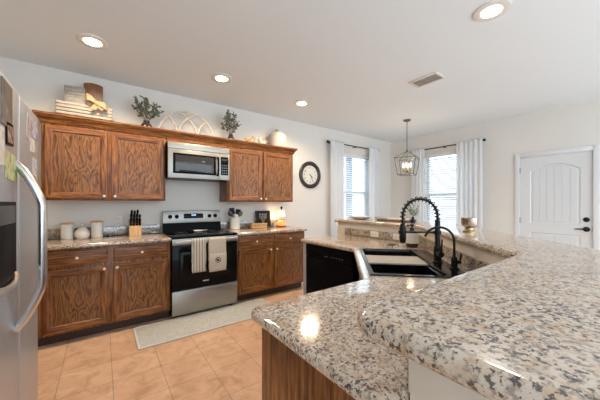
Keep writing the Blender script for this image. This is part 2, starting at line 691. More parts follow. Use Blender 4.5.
def sweep(mb, prof, path, mi=0, z=0.0):
    """sweep a profile [(out, z)] along an open plan path [(x, y)]; out is to the right of travel"""
    P = [Vector(p) for p in path]
    rings = []
    for i, p in enumerate(P):
        if i == 0:
            t1 = t2 = (P[1] - P[0]).normalized()
        elif i == len(P) - 1:
            t1 = t2 = (P[-1] - P[-2]).normalized()
        else:
            t1, t2 = (P[i] - P[i - 1]).normalized(), (P[i + 1] - P[i]).normalized()
        n1, n2 = Vector((t1.y, -t1.x)), Vector((t2.y, -t2.x))
        b_ = (n1 + n2).normalized()
        k = 1 / max(0.3, b_.dot(n1))
        rings.append([mb._v((p.x + b_.x * o * k, p.y + b_.y * o * k, z + h)) for o, h in prof])
    n = len(prof)
    for A, B in zip(rings, rings[1:]):
        for i in range(n):
            j = (i + 1) % n
            mb._f([A[i], A[j], B[j], B[i]], mi)
    mb._f(rings[0][::-1], mi)
    mb._f(rings[-1], mi)


def text_mesh(mb, s, size, M, mi=0, depth=0.001):
    cu = bpy.data.curves.new('txt', 'FONT')
    cu.body = s
    cu.size = size
    cu.align_x = 'CENTER'
    cu.align_y = 'CENTER'
    cu.extrude = depth
    o = bpy.data.objects.new('txt', cu)
    COL.objects.link(o)
    dg = bpy.context.evaluated_depsgraph_get()
    me = bpy.data.meshes.new_from_object(o.evaluated_get(dg))
    vs = [mb._v(M @ v.co) for v in me.vertices]
    for p in me.polygons:
        mb._f([vs[i] for i in p.vertices], mi)
    bpy.data.objects.remove(o)
    bpy.data.curves.remove(cu)
    bpy.data.meshes.remove(me)


# ------------------------------------------------------------------ room shell
WB, WR, WL, WS = 3.884, 5.527, -1.06, -2.4      # back wall, window-side wall, fridge wall, open end
CH = 2.74
W1 = (3.78, 4.76, 0.70, 2.335)                   # back window: x0 x1 z0 z1
W2 = (2.17, 3.05, 0.70, 2.335)                   # side window: y0 y1 z0 z1
D1 = (0.612, 1.435, 2.04)                        # door: y0 y1 top

mb = MB(); mb.box(WL - 0.15, WR + 0.15, WS, WB + 0.15, -0.1, 0.0)
struct(mb.build('floor', FLOOR), 'peach square floor tiles')
mb = MB(); mb.box(WL - 0.15, WR + 0.15, WS, WB + 0.15, CH, CH + 0.12)
struct(mb.build('ceiling', CEIL), 'white textured ceiling')
mb = MB()
mb.box(WL - 0.15, W1[0], WB, WB + 0.15, 0, CH)
mb.box(W1[1], WR + 0.15, WB, WB + 0.15, 0, CH)
mb.box(W1[0], W1[1], WB, WB + 0.15, 0, W1[2])
mb.box(W1[0], W1[1], WB, WB + 0.15, W1[3], CH)
struct(mb.build('wall_back', WALL), 'pale wall behind the kitchen cabinets')
mb = MB()
mb.box(WR, WR + 0.15, W2[1], WB, 0, CH)
mb.box(WR, WR + 0.15, W2[0], W2[1], 0, W2[2])
mb.box(WR, WR + 0.15, W2[0], W2[1], W2[3], CH)
mb.box(WR, WR + 0.15, D1[1], W2[0], 0, CH)
mb.box(WR, WR + 0.15, D1[0], D1[1], D1[2], CH)
mb.box(WR, WR + 0.15, WS, D1[0], 0, CH)
struct(mb.build('wall_right', WALL), 'pale wall with the door')
mb = MB(); mb.box(WL - 0.15, WL, WS, WB, 0, CH)
struct(mb.build('wall_left', WALL), 'pale wall behind the refrigerator')
mb = MB()
mb.box(2.52, 3.3, WB - 0.014, WB, 0, 0.10, 0.004)
mb.box(3.3, WR, WB - 0.014, WB, 0, 0.10, 0.004)
struct(mb.build('baseboard_back', TRIM))
mb = MB()
mb.box(WR - 0.014, WR, D1[1] + 0.08, WB - 0.014, 0, 0.10, 0.004)
mb.box(WR - 0.014, WR, WS, D1[0] - 0.08, 0, 0.10, 0.004)
struct(mb.build('baseboard_right', TRIM))

# windows: frame, meeting rail, panes
w = thing('window_1', ((W1[0] + W1[1]) / 2, WB + 0.11, W1[2]), 'white sash window in the wall beside the clock', None)
w['kind'] = 'structure'
mb = MB()
x0, x1, z0, z1 = W1
yA, yB = WB + 0.085, WB + 0.14
mb.box(x0, x0 + 0.045, yA, yB, z0, z1, 0.004); mb.box(x1 - 0.045, x1, yA, yB, z0, z1, 0.004)
mb.box(x0 + 0.045, x1 - 0.045, yA, yB, z1 - 0.045, z1, 0.004); mb.box(x0 + 0.045, x1 - 0.045, yA, yB, z0, z0 + 0.05, 0.004)
mb.box(x0 + 0.045, x1 - 0.045, yA, yB, 1.48, 1.535, 0.004)
mb.build('window_frame', TRIM, w)
mb = MB(); mb.box(x0 + 0.045, x1 - 0.045, yA + 0.02, yA + 0.024, z0 + 0.05, 1.48); mb.build('pane', GLASS, w)
mb = MB(); mb.box(x0 + 0.045, x1 - 0.045, yA + 0.03, yA + 0.034, 1.535, z1 - 0.045); mb.build('pane', GLASS, w)
mb = MB(); mb.box(x0 - 0.03, x1 + 0.03, WB - 0.035, WB - 0.001, z0 - 0.03, z0 - 0.002, 0.006); mb.build('sill', TRIM, w)

w = thing('window_2', (WR + 0.11, (W2[0] + W2[1]) / 2, W2[2]), 'white sash window in the wall with the door', None)
w['kind'] = 'structure'
mb = MB()
y0, y1, z0, z1 = W2
xA, xB = WR + 0.085, WR + 0.14
mb.box(xA, xB, y0, y0 + 0.045, z0, z1, 0.004); mb.box(xA, xB, y1 - 0.045, y1, z0, z1, 0.004)
mb.box(xA, xB, y0 + 0.045, y1 - 0.045, z1 - 0.045, z1, 0.004); mb.box(xA, xB, y0 + 0.045, y1 - 0.045, z0, z0 + 0.05, 0.004)
mb.box(xA, xB, y0 + 0.045, y1 - 0.045, 1.46, 1.515, 0.004)
mb.build('window_frame', TRIM, w)
mb = MB(); mb.box(xA + 0.02, xA + 0.024, y0 + 0.045, y1 - 0.045, z0 + 0.05, 1.46); mb.build('pane', GLASS, w)
mb = MB(); mb.box(xA + 0.03, xA + 0.034, y0 + 0.045, y1 - 0.045, 1.515, z1 - 0.045); mb.build('pane', GLASS, w)
mb = MB(); mb.box(WR - 0.035, WR - 0.001, y0 - 0.03, y1 + 0.03, z0 - 0.03, z0 - 0.002, 0.006); mb.build('sill', TRIM, w)

# outside the windows
mb = MB(); mb.box(1.5, 16, WB + 0.4, 16, -0.35, -0.25); mb.box(WR + 0.4, 16, -4, WB + 0.4, -0.35, -0.25)
struct(mb.build('ground', LAWN))
mb = MB(); mb.box(5.30, 5.42, 5.0, 5.14, -0.25, 3.1, 0.01)
tag(mb.build('porch_post', POSTBLUE, loc=(5.36, 5.07, -0.25)), 'grey-blue post outside, seen as an upright band through the blind near the clock', 'post')

# door on the window-side wall
dr = thing('door_1', (WR, (D1[0] + D1[1]) / 2, 0), 'white two-panel arched door', None)
dr['kind'] = 'structure'
mb = MB()
for a, b_ in ((D1[1] - 0.002, D1[1] + 0.065), (D1[0] - 0.065, D1[0] + 0.002)):
    mb.box(WR - 0.02, WR - 0.001, a, b_, 0, D1[2] + 0.065, 0.006)
mb.box(WR - 0.02, WR - 0.001, D1[0] + 0.002, D1[1] - 0.002, D1[2] - 0.002, D1[2] + 0.065, 0.006)
mb.build('casing', TRIM, dr)
mb = MB()
mb.box(WR + 0.002, WR + 0.14, D1[0], D1[0] + 0.008, 0, D1[2]); mb.box(WR + 0.002, WR + 0.14, D1[1] - 0.008, D1[1], 0, D1[2])
mb.box(WR + 0.002, WR + 0.14, D1[0] + 0.008, D1[1] - 0.008, D1[2] - 0.008, D1[2])
mb.build('jamb', TRIM, dr)
# leaf: local u to the right (towards -y), z up, d out of the wall (towards -x)
LU = D1[1] - 0.010
MDOOR = Matrix(((0, 0, -1, WR + 0.012), (-1, 0, 0, LU), (0, 1, 0, 0), (0, 0, 0, 1)))
mb = MB(); mb.M = MDOOR
DWW = LU - D1[0] - 0.010
DH = D1[2] - 0.012
p_lo = [(0.118, 0.22), (DWW - 0.118, 0.22), (DWW - 0.118, 0.835), (0.118, 0.835)]
arch = []
for k in range(17):
    q = k / 16
    u = (DWW - 0.118) + (0.236 - DWW) * q
    arch.append((u, 1.80 + 0.105 * (1 - (2 * q - 1) ** 2)))
p_hi = [(0.118, 0.985), (DWW - 0.118, 0.985)] + arch
outer = [(0, 0.008), (DWW, 0.008), (DWW, DH), (0, DH)]
vo = [mb._v((u, z, 0)) for u, z in outer]
v1 = [mb._v((u, z, 0)) for u, z in p_lo]
v2 = [mb._v((u, z, 0)) for u, z in p_hi]
allv = vo + v1 + v2
for t in tessellate_polygon([[Vector((u, z, 0)) for u, z in L] for L in (outer, p_lo, p_hi)]):
    mb._f([allv[i] for i in t])
bk = [mb._v((u, z, -0.035)) for u, z in outer]
for i in range(4):
    j = (i + 1) % 4
    mb._f([vo[i], vo[j], bk[j], bk[i]])
for L, base in ((p_lo, v1), (p_hi, v2)):
    A = base
    for ins, d in ((0.010, -0.010), (0.024, -0.010), (0.036, -0.004)):
        B = [mb._v((u, z, d)) for u, z in offset_poly(L, ins)]
        for i in range(len(L)):
            j = (i + 1) % len(L)
            mb._f([A[i], A[j], B[j], B[i]])
        A = B
leaf = mb.build('door_leaf', DOORW, dr)
for L in (p_lo, p_hi):
    mb = MB(); mb.M = MDOOR
    mb.poly([(u, z, -0.004) for u, z in offset_poly(L, 0.036)])
    mb.build('bead_panel', BEAD, leaf)
RX = Matrix.Rotation(-pi / 2, 4, 'Y')
mb = MB()
mb.lathe([(0, 0), (0.034, 0), (0.034, 0.008), (0.026, 0.018), (0.012, 0.022), (0, 0.022)], (WR + 0.011, 0.680, 1.062), mat=RX)
mb.build('deadbolt', MATTE, leaf)
mb = MB()
mb.lathe([(0, 0), (0.036, 0), (0.036, 0.007), (0.014, 0.016), (0.012, 0.045), (0, 0.045)], (WR + 0.011, 0.680, 0.925), mat=RX)
mb.tube([(WR - 0.030, 0.678, 0.925), (WR - 0.034, 0.72, 0.927), (WR - 0.032, 0.775, 0.924), (WR - 0.028, 0.80, 0.921)], [0.011, 0.010, 0.008, 0.006])
mb.build('lever_handle', MATTE, leaf)
for hz in (0.25, 1.02, 1.83):
    mb = MB(); mb.tube([(WR - 0.006, LU + 0.006, hz - 0.045), (WR - 0.006, LU + 0.006, hz + 0.045)], 0.007)
    mb.build('hinge', PEWTER, leaf)
mb = MB(); mb.box(WR + 0.003, WR + 0.012, D1[0] + 0.008, D1[0] + 0.0105, 0.89, 0.97)
mb.build('strike_plate', MATTE, dr)

# ------------------------------------------------------------------ cabinets
def rect_loops(mb, M, x0, x1, z0, z1, loops, mi_h, mi_v, cap=None):
    """nested mitred rectangle loops (inset, depth); local x right, y depth (into wall), z up"""
    rings = []
    for ins, d in loops:
        rings.append([mb._v(M @ Vector(p)) for p in ((x0 + ins, d, z0 + ins), (x1 - ins, d, z0 + ins), (x1 - ins, d, z1 - ins), (x0 + ins, d, z1 - ins))])
    for A, B in zip(rings, rings[1:]):
        for i in range(4):
            j = (i + 1) % 4
            mb._f([A[i], A[j], B[j], B[i]], mi_h if i % 2 == 0 else mi_v)
    if cap is not None:
        mb._f(rings[-1], cap)
    return rings


DOOR_LOOPS = [(0.0, 0.020), (0.0, 0.005), (0.005, 0.0), (0.047, 0.0), (0.053, 0.004), (0.058, 0.004), (0.064, 0.011), (0.070, 0.012)]


def knob_part(parent, x, y, z):
    mb = MB()
    mb.lathe([(0, 0), (0.007, 0.0), (0.006, 0.010), (0.011, 0.015), (0.0135, 0.021), (0.011, 0.027), (0, 0.029)], (x, y, z), 16, mat=Matrix.Rotation(pi / 2, 4, 'X'))
    mb.build('knob', KNOB, parent)


def cab_door(parent, x0, x1, z0, z1, yf, kx=None, kz=None):
    mb = MB()
    rect_loops(mb, Matrix.Translation((0, yf, 0)), x0, x1, z0, z1, DOOR_LOOPS, 0, 1)
    d = mb.build('door', [OAK_X, OAK_Z], parent)
    mb = MB()
    mb.poly([(x0 + 0.07, yf + 0.012, z0 + 0.07), (x1 - 0.07, yf + 0.012, z0 + 0.07), (x1 - 0.07, yf + 0.012, z1 - 0.07), (x0 + 0.07, yf + 0.012, z1 - 0.07)])
    mb.build('panel', OAK_P, d)
    if kx is not None:
        knob_part(d, kx, yf, kz)
    return d


def drawer(parent, x0, x1, z0, z1, yf):
    mb = MB()
    rect_loops(mb, Matrix.Translation((0, yf, 0)), x0, x1, z0, z1, [(0, 0.020), (0, 0.008), (0.010, 0.001), (0.014, 0.0)], 0, 0, 0)
    d = mb.build('drawer', OAK_X, parent)
    knob_part(d, (x0 + x1) / 2, yf, (z0 + z1) / 2)
    return d


def base_cabinet(x0, x1, split, label, yface=3.276):
    t = thing('base_cabinet', ((x0 + x1) / 2, WB - 0.3, 0), label, 'cabinet')
    mb = MB()
    mb.box(x0, x1, yface, WB - 0.002, 0.10, 0.872, 0.002)
    mb.build('body', OAK_Z, t)
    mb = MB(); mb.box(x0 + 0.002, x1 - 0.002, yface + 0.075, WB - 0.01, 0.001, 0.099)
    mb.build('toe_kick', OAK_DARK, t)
    yf = yface - 0.021
    a, b_, c, d = split
    for (p, q, kx) in ((a, b_, b_ - 0.03), (c, d, c + 0.03)):
        drawer(t, p, q, 0.715, 0.855, yf)
        cab_door(t, p, q, 0.118, 0.685, yf, kx, 0.655)
    return t


base_cabinet(-0.47, 0.612, (-0.425, 0.044, 0.089, 0.578), 'stained oak base cabinet under the canisters and knife block, between refrigerator and range')
base_cabinet(1.386, 2.485, (1.415, 1.911, 1.951, 2.455), 'stained oak base cabinet under the utensil crock and letter board')


def wall_cabinet(x0, x1, z0, z1, doors, label, kn=True):
    t = thing('wall_cabinet', ((x0 + x1) / 2, WB, z0), label, 'cabinet')
    yf = WB - 0.310
    mb = MB(); mb.box(x0, x1, yf, WB - 0.002, z0, z1, 0.002)
    mb.build('body', OAK_Z, t)
    for p, q, kx in doors:
        cab_door(t, p, q, z0 + 0.015, 2.062, yf - 0.021, kx, z0 + 0.045)
    return t


wall_cabinet(-0.478, 0.612, 1.325, 2.13, ((-0.452, 0.045, 0.015), (0.080, 0.592, 0.110)), 'stained oak wall cabinet above the canisters, under the white crate')
wall_cabinet(1.384, 2.478, 1.315, 2.13, ((1.402, 1.915, 1.885), (1.937, 2.458, 1.967)), 'stained oak wall cabinet above the letter board, under the stoneware crock')
t = thing('wall_cabinet', (1.0, WB, 2.03), 'short oak wall cabinet filling the gap above the microwave', 'cabinet')
mb = MB(); mb.box(0.613, 1.383, WB - 0.310, WB - 0.002, 2.03, 2.13, 0.002); mb.build('body', OAK_X, t)
mb = MB(); mb.box(0.63, 1.37, WB - 0.318, WB - 0.311, 2.036, 2.082, 0.003); mb.build('front_rail', OAK_X, t)

t = tag(thing('crown_molding', (1.0, WB - 0.33, 2.08), 'dark stepped oak crown molding along the tops of the wall cabinets', 'molding'))
mb = MB()
prof = [(0.0, 0.0), (0.008, 0.0), (0.010, 0.010), (0.016, 0.016), (0.020, 0.030), (0.034, 0.050), (0.042, 0.056), (0.046, 0.068), (0.054, 0.072), (0.054, 0.090), (0.0, 0.090)]
yc = WB - 0.3115
sweep(mb, prof, [(-0.4795, WB - 0.002), (-0.4795, yc), (2.4795, yc), (2.4795, WB - 0.002)], z=2.083)
mb.build('crown_profile', OAK_X, t)

# worktops along the range wall
for (x0, x1, lab) in ((-0.485, 0.613, 'speckled granite worktop carrying the canisters and knife block'), (1.384, 2.505, 'speckled granite worktop carrying the letter board and glowing lamp')):
    t = thing('granite_worktop', ((x0 + x1) / 2, WB - 0.3, 0.874), lab, 'worktop')
    mb = MB()
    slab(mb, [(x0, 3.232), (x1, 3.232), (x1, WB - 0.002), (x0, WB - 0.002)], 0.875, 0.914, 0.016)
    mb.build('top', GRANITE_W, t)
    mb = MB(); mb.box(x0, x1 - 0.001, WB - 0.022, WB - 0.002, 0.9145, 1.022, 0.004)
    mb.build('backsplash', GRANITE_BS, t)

# ------------------------------------------------------------------ range
rg = thing('kitchen_range', (1.0, 3.55, 0), 'stainless and black glass electric range with towels on its handle', 'range')
RX0, RX1 = 0.620, 1.378
mb = MB(); mb.box(RX0, RX1, 3.262, 3.86, 0.035, 0.900, 0.003)
for fx in (RX0 + 0.05, RX1 - 0.05):
    for fy in (3.32, 3.8):
        mb.box(fx - 0.02, fx + 0.02, fy - 0.02, fy + 0.02, 0.0, 0.036)
mb.build('body', BLACK, rg)
mb = MB()
mb.box(RX0 - 0.003, RX1 + 0.003, 3.215, 3.80, 0.902, 0.922, 0.006)
ck = mb.build('cooktop', BLACKGLASS, rg)
for bx, by, rr in ((0.80, 3.38, 0.105), (1.20, 3.38, 0.085), (0.80, 3.64, 0.08), (1.20, 3.64, 0.105)):
    mb = MB(); mb.lathe([(rr - 0.004, 0), (rr, 0), (rr, 0.0006), (rr - 0.004, 0.0006), (rr - 0.004, 0)], (bx, by, 0.9222), 36)
    mb.build('burner_ring', PEWTER, ck)
mb = MB()
mb.prism([(3.80, 0.922), (3.86, 0.922), (3.86, 1.195), (3.835, 1.195), (3.815, 1.04)], RX0 + 0.004, RX1 - 0.004, mat=Matrix(((0, 0, 1, 0), (1, 0, 0, 0), (0, 1, 0, 0), (0, 0, 0, 1))))
gd = mb.build('backguard', BLACK, rg)
# tilted control fascia
tilt = math.atan2(0.020, 0.155)
MF = Matrix.Translation((0, 3.8125, 1.035)) @ Matrix.Rotation(-tilt, 4, 'X')
mb = MB(); mb.M = MF
mb.box(RX0 + 0.002, RX1 - 0.002, -0.008, 0.001, 0.0, 0.160, 0.003)
mb.build('control_fascia', STEEL, gd)
mb = MB(); mb.M = MF
mb.box(0.875, 1.13, -0.0105, -0.0085, 0.055, 0.120, 0.001)
mb.build('display_panel', BLACKGLASS, gd)
mb = MB(); mb.M = MF
text_mesh(mb, '10:09', 0.028, Matrix.Translation((1.0, -0.0108, 0.098)) @ Matrix.Rotation(pi / 2, 4, 'X'), depth=0.0003)
mb.build('clock_digits', BLUELCD, gd)
for kx in (0.708, 0.788, 1.216, 1.298):
    mb = MB(); mb.M = MF
    mb.lathe([(0, 0), (0.026, 0), (0.026, 0.006), (0.021, 0.010), (0.018, 0.030), (0, 0.031)], (kx, -0.0082, 0.083), 20, mat=Matrix.Rotation(pi / 2, 4, 'X'))
    mb.box(kx - 0.004, kx + 0.004, -0.043, -0.036, 0.064, 0.102, 0.002)
    mb.build('knob', BLACK, gd)
mb = MB()
mb.box(RX0, RX1, 3.226, 3.260, 0.315, 0.900, 0.006)
od = mb.build('oven_door', BLACKGLASS, rg)
mb = MB(); mb.box(RX0 + 0.085, RX1 - 0.085, 3.2235, 3.2258, 0.42, 0.74, 0.001); mb.build('oven_window', OVENWIN, od)
mb = MB(); mb.box(RX0, RX1, 3.220, 3.2255, 0.825, 0.893, 0.002); mb.build('top_rail', STEEL, od)
mb = MB()
mb.box(RX0 + 0.012, RX1 - 0.012, 3.160, 3.178, 0.838, 0.882, 0.008, seg=3)
for hx in (RX0 + 0.045, RX1 - 0.045):
    mb.box(hx - 0.014, hx + 0.014, 3.176, 3.2205, 0.846, 0.874, 0.004)
mb.build('handle', STEEL, od)
mb = MB()
mb.box(0.952, 1.022, 3.2238, 3.2255, 0.378, 0.392, 0.0005)
mb.build('badge', CHROME, od)
mb = MB(); mb.box(RX0, RX1, 3.226, 3.260, 0.038, 0.308, 0.006)
mb.build('storage_drawer', STEEL, rg)

# spoon rest
mb = MB()
MS = Matrix.Translation((1.02, 3.66, 0.9232)) @ Matrix.Rotation(radians(28), 4, 'Z')
mb.M = MS
mb.lathe([(0, 0.0), (0.045, 0.0), (0.058, 0.014), (0.055, 0.016), (0.043, 0.005), (0, 0.004)], (0, 0, 0), 24, mat=Matrix.Diagonal((1.25, 0.9, 1, 1)))
mb.box(0.055, 0.15, -0.014, 0.014, 0.004, 0.013, 0.004)
tag(mb.build('spoon_rest', PORCELAIN, loc=(1.02, 3.66, 0.9228)), 'white spoon rest lying on the black cooktop', 'spoon rest')


# towels hung over the range handle
def towel(x0, x1, zf, zb, mat, name='towel', wob=0.004, y_out=0.0):
    mb = MB()
    nx = 18
    path = []
    yf, yb, zt = 3.156 - y_out, 3.1835 + y_out, 0.8835 + y_out
    for k in range(13):
        path.append((yf, zf + (zt - 0.02 - zf) * k / 12))
    for k in range(1, 8):
        a = pi - pi * k / 8
        path.append(((yf + yb) / 2 + (yb - yf) / 2 * cos(a), zt - 0.012 + 0.014 * sin(a)))
    for k in range(1, 9):
        path.append((yb, zt - 0.02 + (zb - zt + 0.02) * k / 8))
    rows = []
    for i, (y, z) in enumerate(path):
        row = []
        for j in range(nx + 1):
            x = x0 + (x1 - x0) * j / nx
            hang = max(0, (0.86 - z)) / 0.36
            dy = -abs(sin(j * 0.9 + 0.3)) * wob * min(1, hang * 1.4) if y < 3.17 else 0
            row.append((x + 0.004 * sin(z * 30) * hang, y + dy, z))
        rows.append(row)
    vs = [[mb._v(p) for p in r] for r in rows]
    for i in range(len(rows) - 1):
        for j in range(nx):
            mb._f([vs[i][j], vs[i][j + 1], vs[i + 1][j + 1], vs[i + 1][j]])
    return mb


def solidify(o, th):
    mod = o.modifiers.new('thick', 'SOLIDIFY')
    mod.thickness = th
    mod.offset = 1.0
    return o


t = thing('towel', (0.888, 3.157, 0.885), 'beige towel with dark upright stripes hanging on the range handle', 'towel')
mb = towel(0.812, 0.966, 0.510, 0.62, TOWEL_S); solidify(mb.build('cloth', TOWEL_S, t), 0.003)
t = thing('towel', (1.10, 3.157, 0.885), 'plain oatmeal towel with a small dark emblem hanging on the range handle', 'towel')
mb = towel(1.000, 1.205, 0.492, 0.62, TOWEL_P); c_ = solidify(mb.build('cloth', TOWEL_P, t), 0.003)
mb = MB()
mb.box(1.003, 1.207, 3.1435, 3.1475, 0.545, 0.70, 0.0015)
fold = mb.build('folded_band', TOWEL_P, t)
mb = MB()
RXF = Matrix.Rotation(pi / 2, 4, 'X')
mb.lathe([(0.026, 0), (0.034, 0), (0.034, 0.001), (0.026, 0.001), (0.026, 0)], (1.105, 3.143, 0.625), 24, mat=RXF)
mb.sphere((1.100, 3.143, 0.628), 0.016, scale=(1, 0.1, 0.8)); mb.sphere((1.112, 3.143, 0.616), 0.010, scale=(1.4, 0.1, 0.7))
mb.build('emblem', INK, t)

# ------------------------------------------------------------------ microwave
mw = thing('microwave', (1.0, WB, 1.60), 'stainless over-the-range microwave with dark window, above the range', 'microwave')
mb = MB(); mb.box(0.622, 1.376, 3.500, WB - 0.002, 1.600, 2.026, 0.003); mb.build('body', BLACK, mw)
mb = MB(); mb.box(0.622, 1.376, 3.476, 3.499, 1.952, 2.026, 0.004)
vg = mb.build('vent_grille', STEEL, mw)
mb = MB(); mb.box(0.622, 1.232, 3.474, 3.499, 1.600, 1.948, 0.004); md = mb.build('door', STEEL, mw)
mb = MB(); mb.box(0.676, 1.190, 3.4715, 3.4738, 1.655, 1.900, 0.001); wf = mb.build('window_border', BLACK, md)
mb = MB(); mb.box(0.702, 1.166, 3.4700, 3.4713, 1.678, 1.878, 0.0005); mb.build('window', GREYWIN, md)
mb = MB()
mb.tube([(1.212, 3.474, 1.892), (1.212, 3.445, 1.880), (1.212, 3.436, 1.84), (1.212, 3.434, 1.775), (1.212, 3.436, 1.71), (1.212, 3.445, 1.668), (1.212, 3.474, 1.656)], 0.0125, 10)
mb.build('handle', BLACK, md)
mb = MB(); mb.box(1.236, 1.376, 3.474, 3.499, 1.600, 1.948, 0.004); cp = mb.build('control_panel', STEEL, mw)
mb = MB(); mb.box(1.254, 1.356, 3.4715, 3.4738, 1.665, 1.905, 0.001); mb.build('keypad', BLACKGLASS, cp)
for r_ in range(4):
    for c2_ in range(3):
        mb = MB()
        mb.box(1.268 + c2_ * 0.028, 1.286 + c2_ * 0.028, 3.4705, 3.4713, 1.685 + r_ * 0.034, 1.698 + r_ * 0.034)
        mb.build('key', PEWTER, cp)
mb = MB(); mb.box(1.268, 1.342, 3.4705, 3.4713, 1.853, 1.882); mb.build('display', GREYWIN, cp)

# ------------------------------------------------------------------ refrigerator
FX = -0.295
fr_ = thing('refrigerator', (-0.7, 1.67, 0), 'stainless side-by-side refrigerator with papers stuck on its doors', 'refrigerator')
mb = MB(); mb.box(-1.045, -0.362, 1.205, 2.115, 0.012, 1.765, 0.004); mb.build('body', plain('dark_fridge_side', (0.05, 0.05, 0.05), 0.45), fr_)
mb = MB(); mb.box(-0.358, FX, 1.205, 1.672, 0.055, 1.780, 0.014, seg=4); fz = mb.build('freezer_door', STEEL_F, fr_)
mb = MB(); mb.box(-0.358, FX, 1.688, 2.118, 0.055, 1.780, 0.014, seg=4); fd = mb.build('fridge_door', STEEL_F, fr_)
mb = MB()
pts = []
for k in range(25):
    q = k / 24
    z = 1.463 + (0.763 - 1.463) * q
    s = sin(pi * q)
    x = FX - 0.002 + 0.083 * (min(1, s * 1.45)) ** 0.75
    pts.append((x, 1.628, z))
mb.tube(pts, 0.02, 14, ell=((0, 1, 0), 0.026, 0.017))
mb.build('handle', CHROME, fz)
mb = MB()
mb.box(FX - 0.001, FX + 0.006, 1.27, 1.605, 0.985, 1.300, 0.003)
ds = mb.build('dispenser', plain('black_dispenser_plastic', (0.008, 0.008, 0.009), 0.6, 0.0, 0.1), fz)
mb = MB()
mb.box(FX + 0.0065, FX + 0.0085, 1.30, 1.58, 1.215, 1.285, 0.001)
mb.build('dispenser_controls', PEWTER, fz)
mb = MB()
sec = []
for k in range(11):
    q = k / 10
    sec.append((FX + 0.004 + 0.020 * sin(pi * q), 1.29 + 0.30 * q, 0.985 + 0.018 * (2 * q - 1) ** 2))
mb.tube(sec, 0.012, 8)
mb.build('dispenser_tray', CHROME, fz)
mb = MB(); mb.box(-0.36, FX - 0.02, 1.23, 2.10, 0.002, 0.050, 0.004); mb.build('toe_grille', BLACK, fr_)


def fridge_card(y0, y1, z0, z1, mat, label, name='photo_card', tiltdeg=0, th=0.002, border=None):
    t = thing(name, (FX + 0.0007, (y0 + y1) / 2, (z0 + z1) / 2), label, 'photo' if 'photo' in name else 'card')
    cy, cz = (y0 + y1) / 2, (z0 + z1) / 2
    R_ = Matrix.Translation((0, cy, cz)) @ Matrix.Rotation(radians(tiltdeg), 4, 'X') @ Matrix.Translation((0, -cy, -cz))
    mb = MB(); mb.M = R_
    mb.box(FX + 0.0006, FX + 0.0006 + th, y0, y1, z0, z1)
    mb.build('card', border or mat, t)
    if border is not None:
        mb = MB(); mb.M = R_
        e = 0.010
        mb.box(FX + 0.0007 + th, FX + 0.0012 + th, y0 + e, y1 - e, z0 + e, z1 - e)
        mb.build('picture', mat, t)
    return t


fridge_card(1.415, 1.552, 1.585, 1.752, PH_BROWN, 'large brown print at the top of the freezer door', 'print_sheet', 0, 0.004)
fridge_card(1.475, 1.566, 1.520, 1.606, PH_DARK, 'dark-edged photo below the brown print on the freezer door', 'photo_magnet', 4, 0.004, BLACK)
fridge_card(1.470, 1.630, 1.385, 1.492, PH_GREEN, 'green card with orange shapes above the refrigerator handle', 'greeting_card', -3, 0.003)
fridge_card(1.30, 1.456, 1.43, 1.57, PH_CREAM, 'cream note beside the dark-edged photo on the freezer door', 'note', 2)
fridge_card(1.822, 1.916, 1.612, 1.730, PH_RED, 'upper warm-toned photo nearest the door gap on the far refrigerator door', 'photo_print', -3, 0.002, PAPER)
fridge_card(1.940, 2.075, 1.640, 1.735, PH_BLUE, 'blue and white photo near the far edge of the refrigerator door', 'photo_print', 2, 0.002)
fridge_card(1.890, 2.000, 1.560, 1.628, PH_CREAM, 'cream card just below the blue and white photo on the refrigerator', 'photo_print', 5, 0.003)
fridge_card(1.955, 2.062, 1.440, 1.530, PH_BLUE, 'lowest of the photos on the far refrigerator door', 'photo_print', -4, 0.002, PAPER)

# ------------------------------------------------------------------ peninsula
PN_OUT = [(0.505, 0.08), (1.435, 0.08), (2.64, 1.285), (2.64, 2.47), (2.41, 2.47), (2.41, 1.38), (1.34, 0.31), (0.505, 0.31)]
mb = MB(); mb.prism(PN_OUT, 0.0, 1.053)
o = mb.build('wall_peninsula', CREAM)
struct(o, 'cream knee wall carrying the raised bar')
mb = MB()
prof = [(0.001, 0.0), (0.006, 0.0), (0.008, 0.012), (0.012, 0.028), (0.024, 0.046), (0.026, 0.056), (0.001, 0.056)]
sweep(mb, prof, [(0.505, 0.08), (0.505, 0.31), (1.34, 0.31), (2.41, 1.38), (2.41, 2.47), (2.64, 2.47)], z=0.997)
mb.box(0.494, 0.504, 0.082, 0.308, 0.915, 0.996, 0.003)
mb.box(2.405, 2.645, 2.4715, 2.482, 0.916, 0.996, 0.003)
struct(mb.build('trim_1', CREAM), 'cream molding under the raised bar')

BAR = [(0.366, -0.07), (1.48, -0.07), (2.79, 1.24), (2.79, 2.53), (2.37, 2.53), (2.37, 1.388), (1.335, 0.353), (0.366, 0.353)]
BAR = round_corners(BAR, [0.04, 0.04, 0.04, 0.05, 0.05, 0.03, 0.03, 0.045])
mb = MB(); slab(mb, BAR, 1.055, 1.097, 0.0195, 6)
tag(mb.build('granite_bar_top', GRANITE, loc=(1.5, 0.6, 1.055)), 'raised speckled granite bar top wrapping around the sink counter', 'worktop')


def uv(u, v):
    return ((u + v) * 0.70711, (u - v) * 0.70711)


